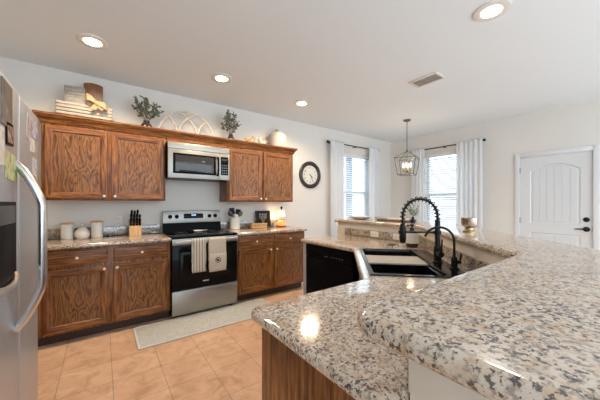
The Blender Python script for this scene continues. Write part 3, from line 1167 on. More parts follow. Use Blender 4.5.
SU0, SU1, SV0, SV1 = 1.454, 2.292, 0.146, 0.665
CNT = [(0.425, 0.315), (1.3375, 0.315), (2.405, 1.3825), (2.405, 2.34), (1.715, 2.34), (1.715, 1.575), (1.05, 0.91), (0.425, 0.91)]
CNT = round_corners(CNT, [0, 0, 0, 0.01, 0.02, 0, 0, 0.05])
e = 0.018
hole = [uv(SU0 + e, SV0 + e), uv(SU0 + e, SV1 - e), uv(SU1 - e, SV1 - e), uv(SU1 - e, SV0 + e)]
mb = MB(); slab(mb, CNT, 0.8745, 0.914, 0.018, 6, hole=hole[::-1])
pc = thing('granite_counter', (1.4, 1.1, 0.8745), 'lower speckled granite counter holding the black sink', 'worktop')
mb.build('top', GRANITE, pc)
mb = MB()
mb.box(0.425 + 0.1, 1.322, 0.3105, 0.330, 0.9148, 0.995, 0.003)
mb.prism([(1.340, 0.3125), (2.4085, 1.381), (2.394, 1.394), (1.3265, 0.3265)], 0.9148, 0.995)
mb.box(2.389, 2.4085, 1.397, 2.335, 0.9148, 0.995, 0.003)
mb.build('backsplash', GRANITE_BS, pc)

t = thing('peninsula_cabinet', (1.2, 1.0, 0), 'oak cabinets under the lower granite counter, plain end panel showing', 'cabinet')
mb = MB()
mb.prism([(0.487, 0.335), (1.28, 0.335), (1.80, 0.855), (1.40, 1.215), (1.06, 0.875), (0.487, 0.875)], 0.10, 0.66)
mb.box(0.487, 1.06, 0.335, 0.875, 0.66, 0.873)
mb.prism([(1.81, 1.60), (1.47, 1.26), (1.80, 0.93), (2.39, 1.41), (2.39, 1.60)], 0.10, 0.66)
mb.build('body', OAK_Z, t)
mb = MB(); mb.box(0.470, 0.486, 0.335, 0.878, 0.0, 0.873, 0.002); mb.build('end_panel', OAK_Z, t)
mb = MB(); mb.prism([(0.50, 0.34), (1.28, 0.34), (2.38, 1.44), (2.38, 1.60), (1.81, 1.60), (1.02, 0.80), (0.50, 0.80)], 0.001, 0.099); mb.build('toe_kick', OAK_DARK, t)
for (x0, x1, kx) in ((0.50, 0.775, 0.75), (0.785, 1.05, 0.81)):
    mb = MB()
    MR = Matrix.Translation((x0 + x1, 0, 0)) @ Matrix.Diagonal((-1, 1, 1, 1))
    rect_loops(mb, Matrix.Translation((0, 0.897, 0)) @ Matrix.Diagonal((1, -1, 1, 1)), x0, x1, 0.118, 0.685, DOOR_LOOPS, 0, 1, 1)
    d = mb.build('door', [OAK_X, OAK_Z], t)
    mb = MB(); mb.box(x0, x1, 0.877, 0.897, 0.715, 0.855, 0.004); mb.build('drawer', OAK_X, t)
# white panel at the far end of the dishwasher, its shade painted in as grey
mb = MB(); mb.box(1.742, 2.39, 2.268, 2.318, 0.0, 0.873, 0.002); mb.build('end_panel', plain('shaded_white_panel', (0.30, 0.31, 0.33), 0.5), t)

# dishwasher
t = thing('dishwasher', (2.05, 1.94, 0), 'black dishwasher under the lower granite counter', 'dishwasher')
mb = MB(); mb.box(1.775, 2.37, 1.604, 2.262, 0.10, 0.868, 0.003); mb.build('body', BLACK, t)
mb = MB(); mb.box(1.738, 1.773, 1.604, 2.262, 0.115, 0.745, 0.006); d = mb.build('door', BLACK, t)
mb = MB(); mb.box(1.734, 1.773, 1.604, 2.262, 0.749, 0.868, 0.006); cp = mb.build('control_panel', BLACK, t)
mb = MB()
sec = [(1.735 - 0.016 * sin(pi * k / 12) ** 0.5, 2.20 - 0.52 * k / 12, 0.845 - 0.030 * sin(pi * k / 12)) for k in range(13)]
mb.tube(sec, 0.010, 8); mb.build('handle', BLACK, cp)
mb = MB(); mb.box(1.7325, 1.7338, 1.918, 1.966, 0.778, 0.786); mb.build('badge', PEWTER, cp)
for k in range(5):
    mb = MB()
    yk = 1.86 - k * 0.036
    mb.box(1.7325, 1.7338, yk, yk + 0.018, 0.782, 0.790)
    mb.build('button', PEWTER, cp)
mb = MB(); mb.box(1.80, 2.37, 1.62, 2.26, 0.002, 0.098); mb.build('toe_kick', BLACK, t)

# sink: local u along the diagonal, v towards the bar
MU = Matrix(((0.70711, 0.70711, 0, 0), (0.70711, -0.70711, 0, 0), (0, 0, 1, 0), (0, 0, 0, 1)))
sk = thing('kitchen_sink', (*uv((SU0 + SU1) / 2, (SV0 + SV1) / 2), 0.914), 'wide black drop-in sink set diagonally in the granite counter', 'sink')
b0, b1 = SV0 + 0.022, 0.545
um = (SU0 + SU1) / 2
bowls = [(SU0 + 0.024, SU1 - 0.024)]
mb = MB(); mb.M = MU
zt = 0.922
outer = [(SU0, SV0), (SU1, SV0), (SU1, SV1), (SU0, SV1)]
rim_lo = [mb._v((u, v, 0.9148)) for u, v in outer]
rim_hi = [mb._v((u, v, zt)) for u, v in offset_poly(outer, 0.006)]
for i in range(4):
    j = (i + 1) % 4
    mb._f([rim_lo[i], rim_lo[j], rim_hi[j], rim_hi[i]])
holes = []
for a, c in bowls:
    holes.append(round_corners([(a, b0), (c, b0), (c, b1), (a, b1)], 0.03, 4))
allv = list(rim_hi)
hv = []
for H in holes:
    L = [mb._v((u, v, zt)) for u, v in H]
    hv.append(L); allv += L
for tr_ in tessellate_polygon([[Vector((u, v, 0)) for u, v in L] for L in [offset_poly(outer, 0.006)] + holes]):
    mb._f([allv[i] for i in tr_])
mb.build('rim', BLACKSTONE, sk)
for (a, c), H in zip(bowls, holes):
    mb = MB(); mb.M = MU
    A = [mb._v((u, v, zt)) for u, v in H]
    for ins, z in ((0.002, zt - 0.004), (0.003, 0.899), (0.014, 0.897), (0.020, 0.735), (0.045, 0.712)):
        B = [mb._v((u, v, z)) for u, v in offset_poly(H, ins)]
        for i in range(len(H)):
            j = (i + 1) % len(H)
            mb._f([A[i], A[j], B[j], B[i]])
        A = B
    mb._f(A)
    bw = mb.build('bowl', BLACKSTONE, sk)
    mb = MB(); mb.M = MU
    mb.lathe([(0, 0.003), (0.03, 0.003), (0.042, 0.006), (0.044, 0.001), (0, 0.0)], ((a + c) / 2, (b0 + b1) / 2, 0.7125), 24)
    mb.build('drain', PEWTER, bw)

mb = MB(); mb.M = MU
mb.box(1.797, 2.050, b0 + 0.0045, b1 - 0.0045, 0.8995, 0.911, 0.004)
tag(mb.build('cutting_board', BOARDWOOD, loc=(*uv(1.92, 0.35), 0.8995)), 'pale board laid across the middle of the black sink', 'cutting board')


# faucets
def cyl(mb, p, q, r, n=16, mi=0):
    mb.tube([p, q], r, n, mi)


fx, fy = 1.705, 0.858
DX, DY = -0.70711, 0.70711          # towards the bowls
zd = 0.9225
t = thing('spring_faucet', (fx, fy, zd), 'tall black kitchen faucet with coiled spring arch and pull-down head', 'faucet')
mb = MB()
mb.lathe([(0, 0), (0.030, 0), (0.030, 0.006), (0.024, 0.012), (0.024, 0.085), (0.019, 0.10), (0.016, 0.105), (0.016, 0.265), (0.0, 0.265)], (fx, fy, zd), 24)
mb.build('post', MATTE, t)
mb = MB()
cx, cy = fx + 0.0, fy - 0.0
cyl(mb, (fx - 0.0, fy, zd + 0.058), (fx + 0.028 * -DY, fy + 0.028 * DX, zd + 0.058), 0.016)
hp = Vector((fx + 0.050 * 0.59 * -1 + 0.03, fy - 0.045, zd + 0.058))
cyl(mb, (fx, fy, zd + 0.058), (fx - 0.047, fy - 0.047, zd + 0.060), 0.017)
mb.tube([(fx - 0.042, fy - 0.042, zd + 0.062), (fx - 0.050, fy - 0.050, zd + 0.10), (fx - 0.055, fy - 0.055, zd + 0.155)], [0.006, 0.005, 0.005], 10)
mb.build('lever', MATTE, t)
arc = []
R0 = 0.105
ztop = zd + 0.285
arc.append(Vector((fx, fy, zd + 0.25)))
for k in range(33):
    a = pi * k / 32
    s_ = R0 - R0 * cos(a)
    arc.append(Vector((fx + DX * s_, fy + DY * s_, ztop + R0 * 1.08 * sin(a) - 0.0)))
arc.append(Vector((fx + DX * 2 * R0, fy + DY * 2 * R0, zd + 0.235)))
mb = MB(); mb.tube(arc, 0.0075, 10); mb.build('hose', MATTE, t)
mb = MB()
L = [0.0]
for p, q in zip(arc, arc[1:]):
    L.append(L[-1] + (q - p).length)
hel = []
turns = 17
NS = turns * 12
side = Vector((DY, -DX, 0)).normalized()
for k in range(NS + 1):
    s_ = L[-1] * k / NS
    i = max(j for j in range(len(L)) if L[j] <= s_ + 1e-9)
    i = min(i, len(arc) - 2)
    f_ = (s_ - L[i]) / max(1e-6, L[i + 1] - L[i])
    p = arc[i].lerp(arc[i + 1], f_)
    tg = (arc[i + 1] - arc[i]).normalized()
    nn = side.cross(tg).normalized()
    a = 2 * pi * turns * k / NS
    hel.append(p + (nn * cos(a) + side * sin(a)) * 0.0155)
mb.tube(hel, 0.0032, 6)
mb.build('spring', MATTE, t)
hx, hy = fx + DX * 2 * R0, fy + DY * 2 * R0
mb = MB()
mb.lathe([(0, 0.118), (0.016, 0.118), (0.019, 0.128), (0.021, 0.15), (0.021, 0.215), (0.016, 0.228), (0.012, 0.240), (0, 0.240)], (hx, hy, zd), 20)
mb.build('spray_head', MATTE, t)
mb = MB()
cyl(mb, (fx, fy, zd + 0.188), (hx - DX * 0.018, hy - DY * 0.018, zd + 0.188), 0.0055, 10)
mb.lathe([(0.0225, -0.008), (0.027, -0.008), (0.027, 0.008), (0.0225, 0.008), (0.0225, -0.008)], (hx, hy, zd + 0.188), 20)
mb.lathe([(0.0165, -0.012), (0.022, -0.012), (0.022, 0.012), (0.0165, 0.012), (0.0165, -0.012)], (fx, fy, zd + 0.188), 20)
mb.build('docking_arm', MATTE, t)

fx, fy = 1.606, 0.714
t = thing('filter_faucet', (fx, fy, zd), 'slim black gooseneck faucet beside the spring faucet', 'faucet')
mb = MB()
mb.lathe([(0, 0), (0.025, 0), (0.025, 0.006), (0.017, 0.012), (0.017, 0.062), (0.009, 0.072), (0, 0.072)], (fx, fy, zd), 20)
mb.build('base', MATTE, t)
mb = MB()
pts = [Vector((fx, fy, zd + 0.06)), Vector((fx, fy, zd + 0.15))]
R0 = 0.080
for k in range(1, 25):
    a = pi * 0.90 * k / 24
    s_ = R0 - R0 * cos(a)
    pts.append(Vector((fx + DX * s_, fy + DY * s_, zd + 0.155 + R0 * sin(a))))
mb.tube(pts, 0.0068, 12); mb.build('spout', MATTE, t)
mb = MB()
cyl(mb, (fx, fy, zd + 0.038), (fx + 0.026, fy - 0.022, zd + 0.042), 0.011)
mb.tube([(fx + 0.024, fy - 0.020, zd + 0.042), (fx + 0.032, fy - 0.024, zd + 0.088)], [0.006, 0.004], 10)
mb.build('lever', MATTE, t)

# soap bottle on the counter behind the sink
bx, by = 2.165, 1.310
t = thing('soap_bottle', (bx, by, 0.9142), 'amber pump bottle with a white label behind the spring faucet', 'bottle')
mb = MB(); mb.lathe([(0, 0), (0.047, 0), (0.050, 0.006), (0.050, 0.122), (0.044, 0.136), (0.018, 0.144), (0.016, 0.152), (0, 0.152)], (bx, by, 0.9145), 28)
mb.build('bottle', AMBER, t)
mb = MB(); mb.lathe([(0.0503, 0.036), (0.0509, 0.036), (0.0509, 0.124), (0.0503, 0.124)], (bx, by, 0.9145), 28)
lb = mb.build('label', PAPER, t)
mb = MB(); mb.lathe([(0, 0), (0.019, 0), (0.019, 0.012), (0.006, 0.015), (0.006, 0.024), (0.015, 0.028), (0.018, 0.036), (0.015, 0.046), (0, 0.050)], (bx, by, 1.0667), 20)
mb.tube([(bx, by, 1.104), (bx - 0.04, by + 0.016, 1.106), (bx - 0.047, by + 0.018, 1.096)], 0.0055, 8)
mb.build('pump', MATTE, t)

# wire soap dish / sponge rest
sx, sy = 2.02, 1.40
t = thing('sponge_holder', (sx, sy, 0.9142), 'small black wire sponge rest on the granite behind the sink', 'sponge rest')
mb = MB()
ring = [(sx + 0.055 * cos(2 * pi * k / 20), sy + 0.035 * sin(2 * pi * k / 20), 0.938) for k in range(20)]
mb.tube(ring, 0.003, 6, closed=True)
for k in range(5):
    a = -0.7 + 0.35 * k
    x = sx + 0.052 * a
    mb.tube([(x, sy - 0.030, 0.937), (x, sy, 0.932), (x, sy + 0.030, 0.937)], 0.002, 6)
mb.build('wire_rack', MATTE, t)
for k in range(4):
    a = pi / 4 + k * pi / 2
    mb = MB(); mb.tube([(sx + 0.052 * cos(a), sy + 0.033 * sin(a), 0.938), (sx + 0.062 * cos(a), sy + 0.042 * sin(a), 0.9165)], 0.0025, 6)
    mb.build('leg', MATTE, t)

# bar-top objects
bz = 1.0975
cx, cy = 2.02, 0.80
t = thing('copper_bowl', (cx, cy, bz), 'footed hammered copper candle bowl standing on the raised bar', 'candle holder')
mb = MB(); mb.lathe([(0, 0.036), (0.036, 0.037), (0.045, 0.043), (0.0485, 0.055), (0.051, 0.098), (0.049, 0.098), (0.0465, 0.057), (0.034, 0.045), (0, 0.043)], (cx, cy, bz), 32)
mb.build('bowl', COPPER, t)
mb = MB(); mb.lathe([(0, 0), (0.040, 0), (0.040, 0.008), (0.026, 0.014), (0.026, 0.030), (0.033, 0.0345), (0, 0.0345)], (cx, cy, bz), 28)
mb.build('foot', BRASS, t)
mb = MB(); mb.lathe([(0, 0.044), (0.034, 0.0455), (0.046, 0.058), (0.0472, 0.080), (0, 0.080)], (cx, cy, bz), 28)
mb.build('candle', PORCELAIN, t)

vx, vy = 2.50, 1.505
t = thing('bud_vase', (vx, vy, bz), 'little black vase with sage sprigs on the raised bar', 'vase')
mb = MB(); mb.lathe([(0, 0), (0.018, 0), (0.026, 0.014), (0.024, 0.030), (0.012, 0.042), (0.013, 0.052), (0.018, 0.058), (0.014, 0.058), (0.009, 0.044), (0, 0.044)], (vx, vy, bz), 20)
mb.build('vase', MATTE, t)


def sprig(base, tips, leaf_len, leaf_w, per, rnd, r=0.0018):
    st, fo = MB(), MB()
    for tip in tips:
        b0_, t0_ = Vector(base), Vector(tip)
        mid = b0_.lerp(t0_, 0.5) + Vector((rnd.uniform(-1, 1), rnd.uniform(-1, 1), 0.5)) * 0.12 * (t0_ - b0_).length
        pts = [(b0_ * (1 - q) ** 2 + mid * 2 * q * (1 - q) + t0_ * q * q) for q in [k / 7 for k in range(8)]]
        st.tube(pts, [r * (1 - 0.6 * k / 7) for k in range(8)], 5)
        for k in range(per):
            q = 0.28 + 0.72 * (k + rnd.random() * 0.6) / per
            q = min(q, 1)
            p = b0_ * (1 - q) ** 2 + mid * 2 * q * (1 - q) + t0_ * q * q
            d = Vector((rnd.uniform(-1, 1), rnd.uniform(-1, 1), rnd.uniform(-0.25, 0.9))).normalized()
            s_ = d.cross(Vector((rnd.uniform(-1, 1), rnd.uniform(-1, 1), rnd.uniform(-1, 1)))).normalized()
            nn = d.cross(s_)
            l_, w_ = leaf_len * rnd.uniform(0.7, 1.2), leaf_w * rnd.uniform(0.7, 1.2)
            th_ = leaf_w * 0.06
            ring = []
            for j in range(8):
                a = 2 * pi * j / 8
                ring.append(p + d * (l_ * 0.5 * (1 - cos(a))) + s_ * (w_ * 0.5 * sin(a)) + nn * (0.12 * w_ * cos(2 * a)))
            up = [fo._v(v + nn * th_) for v in ring]
            dn = [fo._v(v - nn * th_) for v in ring]
            fo._f(up); fo._f(dn[::-1])
            for j in range(8):
                fo._f([dn[j], dn[(j + 1) % 8], up[(j + 1) % 8], up[j]])
    return st, fo


rnd = random.Random(3)
tips = [(vx + 0.052 * cos(a), vy + 0.052 * sin(a), bz + 0.12 + 0.06 * rnd.random()) for a in [k * 2 * pi / 8 for k in range(8)]] + [(vx, vy, bz + 0.20)]
st, fo = sprig((vx, vy, bz + 0.05), tips, 0.024, 0.012, 8, rnd, 0.0012)
st.build('stems', STEM, t); fo.build('foliage', LEAF2, t)

px_, py_ = 2.58, 2.26
t = thing('serving_dish', (px_, py_, bz), 'shallow white serving dish on the far end of the raised bar', 'dish')
mb = MB(); mb.lathe([(0, 0.0), (0.06, 0.0), (0.10, 0.012), (0.125, 0.034), (0.120, 0.036), (0.096, 0.016), (0.058, 0.005), (0, 0.005)], (px_, py_, bz), 32, mat=Matrix.Diagonal((1, 1.25, 1, 1)))
mb.build('dish', DISHBOWL, t)
t = thing('small_bowl', (2.66, 2.03, bz), 'little grey-white bowl between the serving dish and walnut tray', 'bowl')
mb = MB(); mb.lathe([(0, 0), (0.03, 0), (0.052, 0.016), (0.060, 0.040), (0.057, 0.040), (0.048, 0.018), (0.028, 0.005), (0, 0.005)], (2.66, 2.03, bz), 28)
mb.build('bowl', DISHBOWL, t)
t = thing('serving_tray', (2.60, 1.76, bz), 'long low walnut tray lying on the raised bar beside the white dish', 'tray')
mb = MB(); mb.box(2.50, 2.70, 1.58, 1.94, bz, bz + 0.010, 0.003)
mb.box(2.50, 2.512, 1.58, 1.94, bz + 0.010, bz + 0.022, 0.003); mb.box(2.688, 2.70, 1.58, 1.94, bz + 0.010, bz + 0.022, 0.003)
mb.box(2.512, 2.688, 1.58, 1.592, bz + 0.010, bz + 0.022, 0.003); mb.box(2.512, 2.688, 1.928, 1.94, bz + 0.010, bz + 0.022, 0.003)
mb.build('tray', TRAYWOOD, t)
t = thing('folded_cloth', (2.60, 1.74, bz), 'folded pale cloth lying in the walnut tray', 'cloth')
mb = MB(); mb.box(2.54, 2.66, 1.63, 1.85, bz + 0.0105, bz + 0.022, 0.005, seg=3); mb.box(2.545, 2.655, 1.635, 1.84, bz + 0.0222, bz + 0.032, 0.005, seg=3)
mb.build('cloth', PAPER, t)


# outlets
def outlet(M, label, group=None):
    org = M @ Vector((0, 0, 0))
    t = thing('wall_outlet', org, label, 'outlet', group)
    mb = MB(); mb.M = M; mb.box(-0.035, 0.035, -0.006, -0.0005, -0.057, 0.057, 0.003); p = mb.build('cover_plate', PLATE, t)
    for zc in (-0.024, 0.024):
        mb = MB(); mb.M = M
        mb.box(-0.016, 0.016, -0.0085, -0.0062, zc - 0.014, zc + 0.014, 0.002); s_ = mb.build('socket', PORCELAIN, t)
        mb = MB(); mb.M = M
        for sx_ in (-0.006, 0.006):
            mb.box(sx_ - 0.0012, sx_ + 0.0012, -0.0090, -0.0086, zc - 0.002, zc + 0.007)
        mb.build('slot', INK, s_)
    return t


outlet(Matrix.Translation((0.160, WB, 1.080)), 'white wall outlet beside the knife block')
for (yk, lab) in ((1.885, 'cream outlet in the bar backsplash nearer the end by the dishwasher'), (1.600, 'cream outlet in the bar backsplash right behind the spray head')):
    lab = lab.replace('right ', '')
    outlet(Matrix.Translation((2.389, yk, 0.9585)) @ Matrix.Rotation(-pi / 2, 4, 'Z') @ Matrix.Rotation(pi / 2, 4, 'Y') @ Matrix.Diagonal((0.86, 1, 0.92, 1)), lab)

# ------------------------------------------------------------------ things on the left worktop
zc = 0.9146


def canister(x, y, label, h, r):
    t = thing('canister', (x, y, zc), label, 'canister')
    mb = MB(); mb.lathe([(0, 0), (r * 0.94, 0), (r, 0.006), (r, h - 0.005), (r * 0.95, h), (0, h)], (x, y, zc), 32); mb.build('jar', PORCELAIN, t)
    mb = MB(); mb.lathe([(0, h + 0.0004), (r * 1.0, h + 0.0004), (r * 1.02, h + 0.004), (r * 1.02, h + 0.013), (r * 0.98, h + 0.016), (0, h + 0.016)], (x, y, zc), 32); mb.build('lid', LIDWOOD, t)


canister(-0.301, 3.765, 'white canister with wooden lid nearest the refrigerator', 0.155, 0.053)
canister(-0.048, 3.755, 'white canister with wooden lid on the side of the knife block', 0.168, 0.054)
x, y = -0.176, 3.755
t = thing('sugar_pot', (x, y, zc), 'squat white lidded pot between the two canisters', 'pot')
mb = MB(); mb.lathe([(0, 0), (0.050, 0), (0.064, 0.020), (0.069, 0.048), (0.060, 0.080), (0.046, 0.092), (0, 0.092)], (x, y, zc), 32); mb.build('pot', PORCELAIN, t)
mb = MB(); mb.lathe([(0, 0.0925), (0.046, 0.0925), (0.040, 0.108), (0.018, 0.122), (0.007, 0.128), (0.007, 0.136), (0.015, 0.146), (0.013, 0.160), (0, 0.166)], (x, y, zc), 28); mb.build('lid', PORCELAIN, t)

kb = thing('knife_block', (0.312, 3.73, zc), 'light wood knife block full of black-handled knives', 'knife block')
mb = MB()
MK = Matrix(((0, 0, 1, 0), (1, 0, 0, 0), (0, 1, 0, 0), (0, 0, 0, 1)))
mb.prism([(3.665, zc), (3.80, zc), (3.80, zc + 0.175), (3.745, zc + 0.195), (3.665, zc + 0.105)], 0.252, 0.372, mat=MK)
mb.build('block', BLOCKWOOD, kb)
nrm = Vector((0, -0.090, 0.080)).normalized()
alongs = Vector((0, 0.080, 0.090)).normalized()
kn = 0
for r_ in range(3):
    for c_ in range(4 if r_ < 2 else 3):
        x = 0.268 + c_ * 0.0295 + (0.008 if r_ == 2 else 0)
        base = Vector((x, 3.665, zc + 0.105)) + alongs * (0.022 + r_ * 0.036)
        top = base + (nrm * 0.55 + Vector((0, 0.0, 0.85))).normalized() * (0.085 + 0.022 * r_ + rnd.uniform(-0.008, 0.012))
        k_ = thing('kitchen_knife', base, 'black-handled knife standing in the wooden knife block', 'knife', 'knives in the knife block')
        mb = MB(); mb.tube([base, base.lerp(top, 0.1), base.lerp(top, 0.5), base.lerp(top, 0.9), top], [0.008, 0.0115, 0.0095, 0.0125, 0.009], 8, ell=None)
        mb.build('handle', BLACK, k_)
        for q in (0.3, 0.6):
            mb = MB(); pp = base.lerp(top, q); mb.sphere(pp + Vector((0, -0.0095, 0.0)), 0.003, u=8, w=6); mb.build('rivet', CHROME, k_)
        kn += 1

# ------------------------------------------------------------------ things on the other worktop
ux, uy = 1.572, 3.760
t = thing('utensil_crock', (ux, uy, zc), 'white crock full of utensils beside the range', 'crock')
mb = MB(); mb.lathe([(0, 0), (0.070, 0), (0.076, 0.006), (0.076, 0.172), (0.073, 0.176), (0.069, 0.172), (0.069, 0.012), (0, 0.010)], (ux, uy, zc), 32); mb.build('crock', PORCELAIN, t)


def utensil(ang, lean, L, kind, mat, label):
    d = Vector((cos(ang) * lean, sin(ang) * lean, 1)).normalized()
    b_ = Vector((ux, uy, zc + 0.014)) + Vector((cos(ang), sin(ang), 0)) * (-0.038 if lean > 0.3 else 0.010) + Vector((0, (0.024 if ang < 4 else -0.024) if lean > 0.3 else 0.0, 0))
    k_ = thing('utensil', b_, label, 'utensil')
    tip = b_ + d * L
    mb = MB(); mb.tube([b_, b_.lerp(tip, 0.5), tip], [0.006, 0.005, 0.0045], 8); mb.build('handle', mat, k_)
    xw = Vector((0.92, -0.39, 0))
    xw = (xw - d * xw.dot(d)).normalized()
    yw = d.cross(xw)
    face = Matrix(((xw.x, yw.x, d.x, tip.x), (xw.y, yw.y, d.y, tip.y), (xw.z, yw.z, d.z, tip.z), (0, 0, 0, 1)))
    mb = MB(); mb.M = face
    if kind == 'spatula':
        mb.box(-0.036, 0.036, -0.004, 0.004, -0.004, 0.085, 0.003)
    elif kind == 'spoon':
        mb.sphere((0, 0, 0.034), 0.034, scale=(0.9, 0.3, 1.25))
    else:
        mb.sphere((0, 0.006, 0.026), 0.036, scale=(1, 0.6, 0.95))
    mb.build('head', mat, k_)


utensil(2.6, 0.13, 0.215, 'spatula', MATTE, 'wide black spatula standing at the back of the white crock')
utensil(0.0, 0.16, 0.195, 'spatula', MATTE, 'black turner leaning towards the letter board in the white crock')
utensil(3.3, 0.50, 0.205, 'spoon', PEWTER, 'grey spoon leaning towards the range in the white crock')
utensil(5.9, 0.50, 0.205, 'spoon', PEWTER, 'dark grey spoon leaning away from the range in the white crock')
utensil(4.6, 0.18, 0.155, 'ladle', PORCELAIN, 'white ladle at the front of the white crock')

t = thing('bread_box', (1.925, 3.70, zc), 'low rounded tan wooden butter box in front of the letter board', 'box')
mb = MB(); mb.box(1.802, 2.055, 3.655, 3.755, zc, zc + 0.050, 0.012, seg=4); mb.build('box', LIDWOOD, t)
mb = MB(); mb.box(1.796, 2.061, 3.650, 3.760, zc + 0.0505, zc + 0.074, 0.010, seg=4); mb.build('lid', LIDWOOD, t)

t = thing('letter_board', (2.07, 3.81, zc), 'small black framed letter board with white marks leaning on the backsplash', 'sign')
ML = Matrix.Translation((2.075, 3.812, zc + 0.001)) @ Matrix.Rotation(radians(-7), 4, 'X')
mb = MB(); mb.M = ML
mb.box(-0.130, -0.116, -0.010, 0.008, 0.0, 0.262, 0.002); mb.box(0.116, 0.130, -0.010, 0.008, 0.0, 0.262, 0.002)
mb.box(-0.116, 0.116, -0.010, 0.008, 0.0, 0.014, 0.002); mb.box(-0.116, 0.116, -0.010, 0.008, 0.248, 0.262, 0.002)
mb.build('frame', OAK_DARK, t)
mb = MB(); mb.M = ML; mb.box(-0.116, 0.116, -0.004, 0.004, 0.014, 0.248); mb.build('felt', FELT, t)
mb = MB(); mb.M = ML
for row, (zz, n, wd) in enumerate(((0.195, 7, 0.014), (0.165, 6, 0.016), (0.135, 7, 0.013), (0.105, 3, 0.014), (0.075, 2, 0.012))):
    tot = n * (wd + 0.006)
    for k in range(n):
        xx = -tot / 2 + k * (wd + 0.006)
        hgt_ = 0.018
        mb.box(xx, xx + 0.004, -0.0052, -0.0042, zz, zz + hgt_)
        if (k + row) % 2:
            mb.box(xx, xx + wd, -0.0052, -0.0042, zz + hgt_ - 0.004, zz + hgt_)
        if (k * 3 + row) % 4 < 2:
            mb.box(xx, xx + wd, -0.0052, -0.0042, zz, zz + 0.004)
        if (k + row) % 3 == 0:
            mb.box(xx + wd - 0.004, xx + wd, -0.0052, -0.0042, zz, zz + hgt_)
mb.build('letters', WHITEINK, t)

lx, ly = 2.375, 3.755
t = thing('accent_lamp', (lx, ly, zc), 'little glowing amber lamp with cream shade beside the letter board', 'lamp')
mb = MB(); mb.lathe([(0, 0), (0.076, 0), (0.076, 0.012), (0.066, 0.018), (0, 0.018)], (lx, ly, zc), 28); mb.build('base', BROWNWOOD, t)
mb = MB(); mb.lathe([(0.064, 0.0185), (0.072, 0.035), (0.070, 0.065), (0.052, 0.092), (0.024, 0.105), (0, 0.105)], (lx, ly, zc), 28); mb.build('glass_body', LAMPGLOW, t)
mb = MB(); mb.lathe([(0, 0.1055), (0.012, 0.1055), (0.010, 0.165), (0, 0.165)], (lx, ly, zc), 16); mb.build('stem', BRASS, t)
mb = MB(); mb.lathe([(0.066, 0.165), (0.046, 0.265), (0.0445, 0.265), (0.0645, 0.165), (0.066, 0.165)], (lx, ly, zc), 28); mb.build('shade', LAMPSHADE, t)
mb = MB(); mb.lathe([(0, 0.1655), (0.010, 0.1655), (0.006, 0.285), (0.018, 0.292), (0.020, 0.315), (0.010, 0.328), (0, 0.330)], (lx, ly, zc), 16); mb.build('finial', MATTE, t)
pl = bpy.data.lights.new('accent_lamp_bulb', 'POINT'); pl.energy = 0.75; pl.color = (1.0, 0.66, 0.36); pl.shadow_soft_size = 0.03
po = bpy.data.objects.new('accent_lamp_bulb', pl); COL.objects.link(po); po.parent = t; po.location = (-0.09, 0.03, 0.16)
t = thing('glass_jar', (2.27, 3.81, zc), 'small clear jar glowing beside the amber lamp', 'jar')
mb = MB(); mb.lathe([(0, 0), (0.030, 0), (0.033, 0.006), (0.033, 0.060), (0.026, 0.070), (0.026, 0.078), (0.023, 0.078), (0.023, 0.068), (0.030, 0.058), (0.030, 0.006), (0, 0.005)], (2.27, 3.80, zc), 24)
mb.build('jar', plain('frosted_jar', (0.72, 0.62, 0.50), 0.35), t)

# ------------------------------------------------------------------ things on top of the wall cabinets
zt = 2.1305
t = thing('slatted_crate', (-0.135, 3.71, zt), 'long white slatted crate with wood corners on the wall cabinet', 'crate')
for xx in (-0.372, 0.066):
    for yy in (3.612, 3.792):
        mb = MB(); mb.box(xx, xx + 0.018, yy, yy + 0.018, zt, zt + 0.206, 0.002)
        mb.build('corner_post', CRATEWOOD, t)
mb = MB()
for k in range(6):
    z0 = zt + 0.004 + k * 0.0335
    mb.box(-0.372, 0.084, 3.604, 3.611, z0, z0 + 0.0265, 0.002)
    mb.box(-0.372, 0.084, 3.811, 3.818, z0, z0 + 0.0265, 0.002)
    mb.box(-0.380, -0.373, 3.612, 3.810, z0, z0 + 0.0265, 0.002)
    mb.box(0.085, 0.092, 3.612, 3.810, z0, z0 + 0.0265, 0.002)
mb.build('slats', CRATEPAINT, t)
mb = MB(); mb.box(-0.354, 0.066, 3.63, 3.79, zt + 0.002, zt + 0.010); mb.build('bottom', CRATEWOOD, t)

t = thing('metal_sign', (-0.215, 3.66, zt + 0.012), 'galvanised metal sign with pale lettering standing in the white crate', 'sign')
MSN = Matrix.Translation((-0.222, 3.650, zt + 0.0125)) @ Matrix.Rotation(radians(-5), 4, 'X') @ Matrix.Rotation(radians(-2), 4, 'Y')
mb = MB(); mb.M = MSN; mb.box(-0.086, 0.086, -0.004, 0.004, 0.0, 0.380, 0.002); mb.build('plate', GREYMETAL, t)
mb = MB(); mb.M = MSN
for row, zz in enumerate((0.335, 0.30, 0.268, 0.236)):
    xx = -0.062 + 0.01 * (row % 2)
    k = 0
    while xx < 0.055:
        wd = 0.010 + 0.006 * ((k * 5 + row * 3) % 4)
        mb.tube([(xx, -0.005, zz), (xx + wd * 0.4, -0.005, zz + 0.014), (xx + wd * 0.7, -0.005, zz + 0.001), (xx + wd, -0.005, zz + 0.010)], 0.0018, 5)
        xx += wd + 0.007
        k += 1
mb.build('lettering', WHITEINK, t)

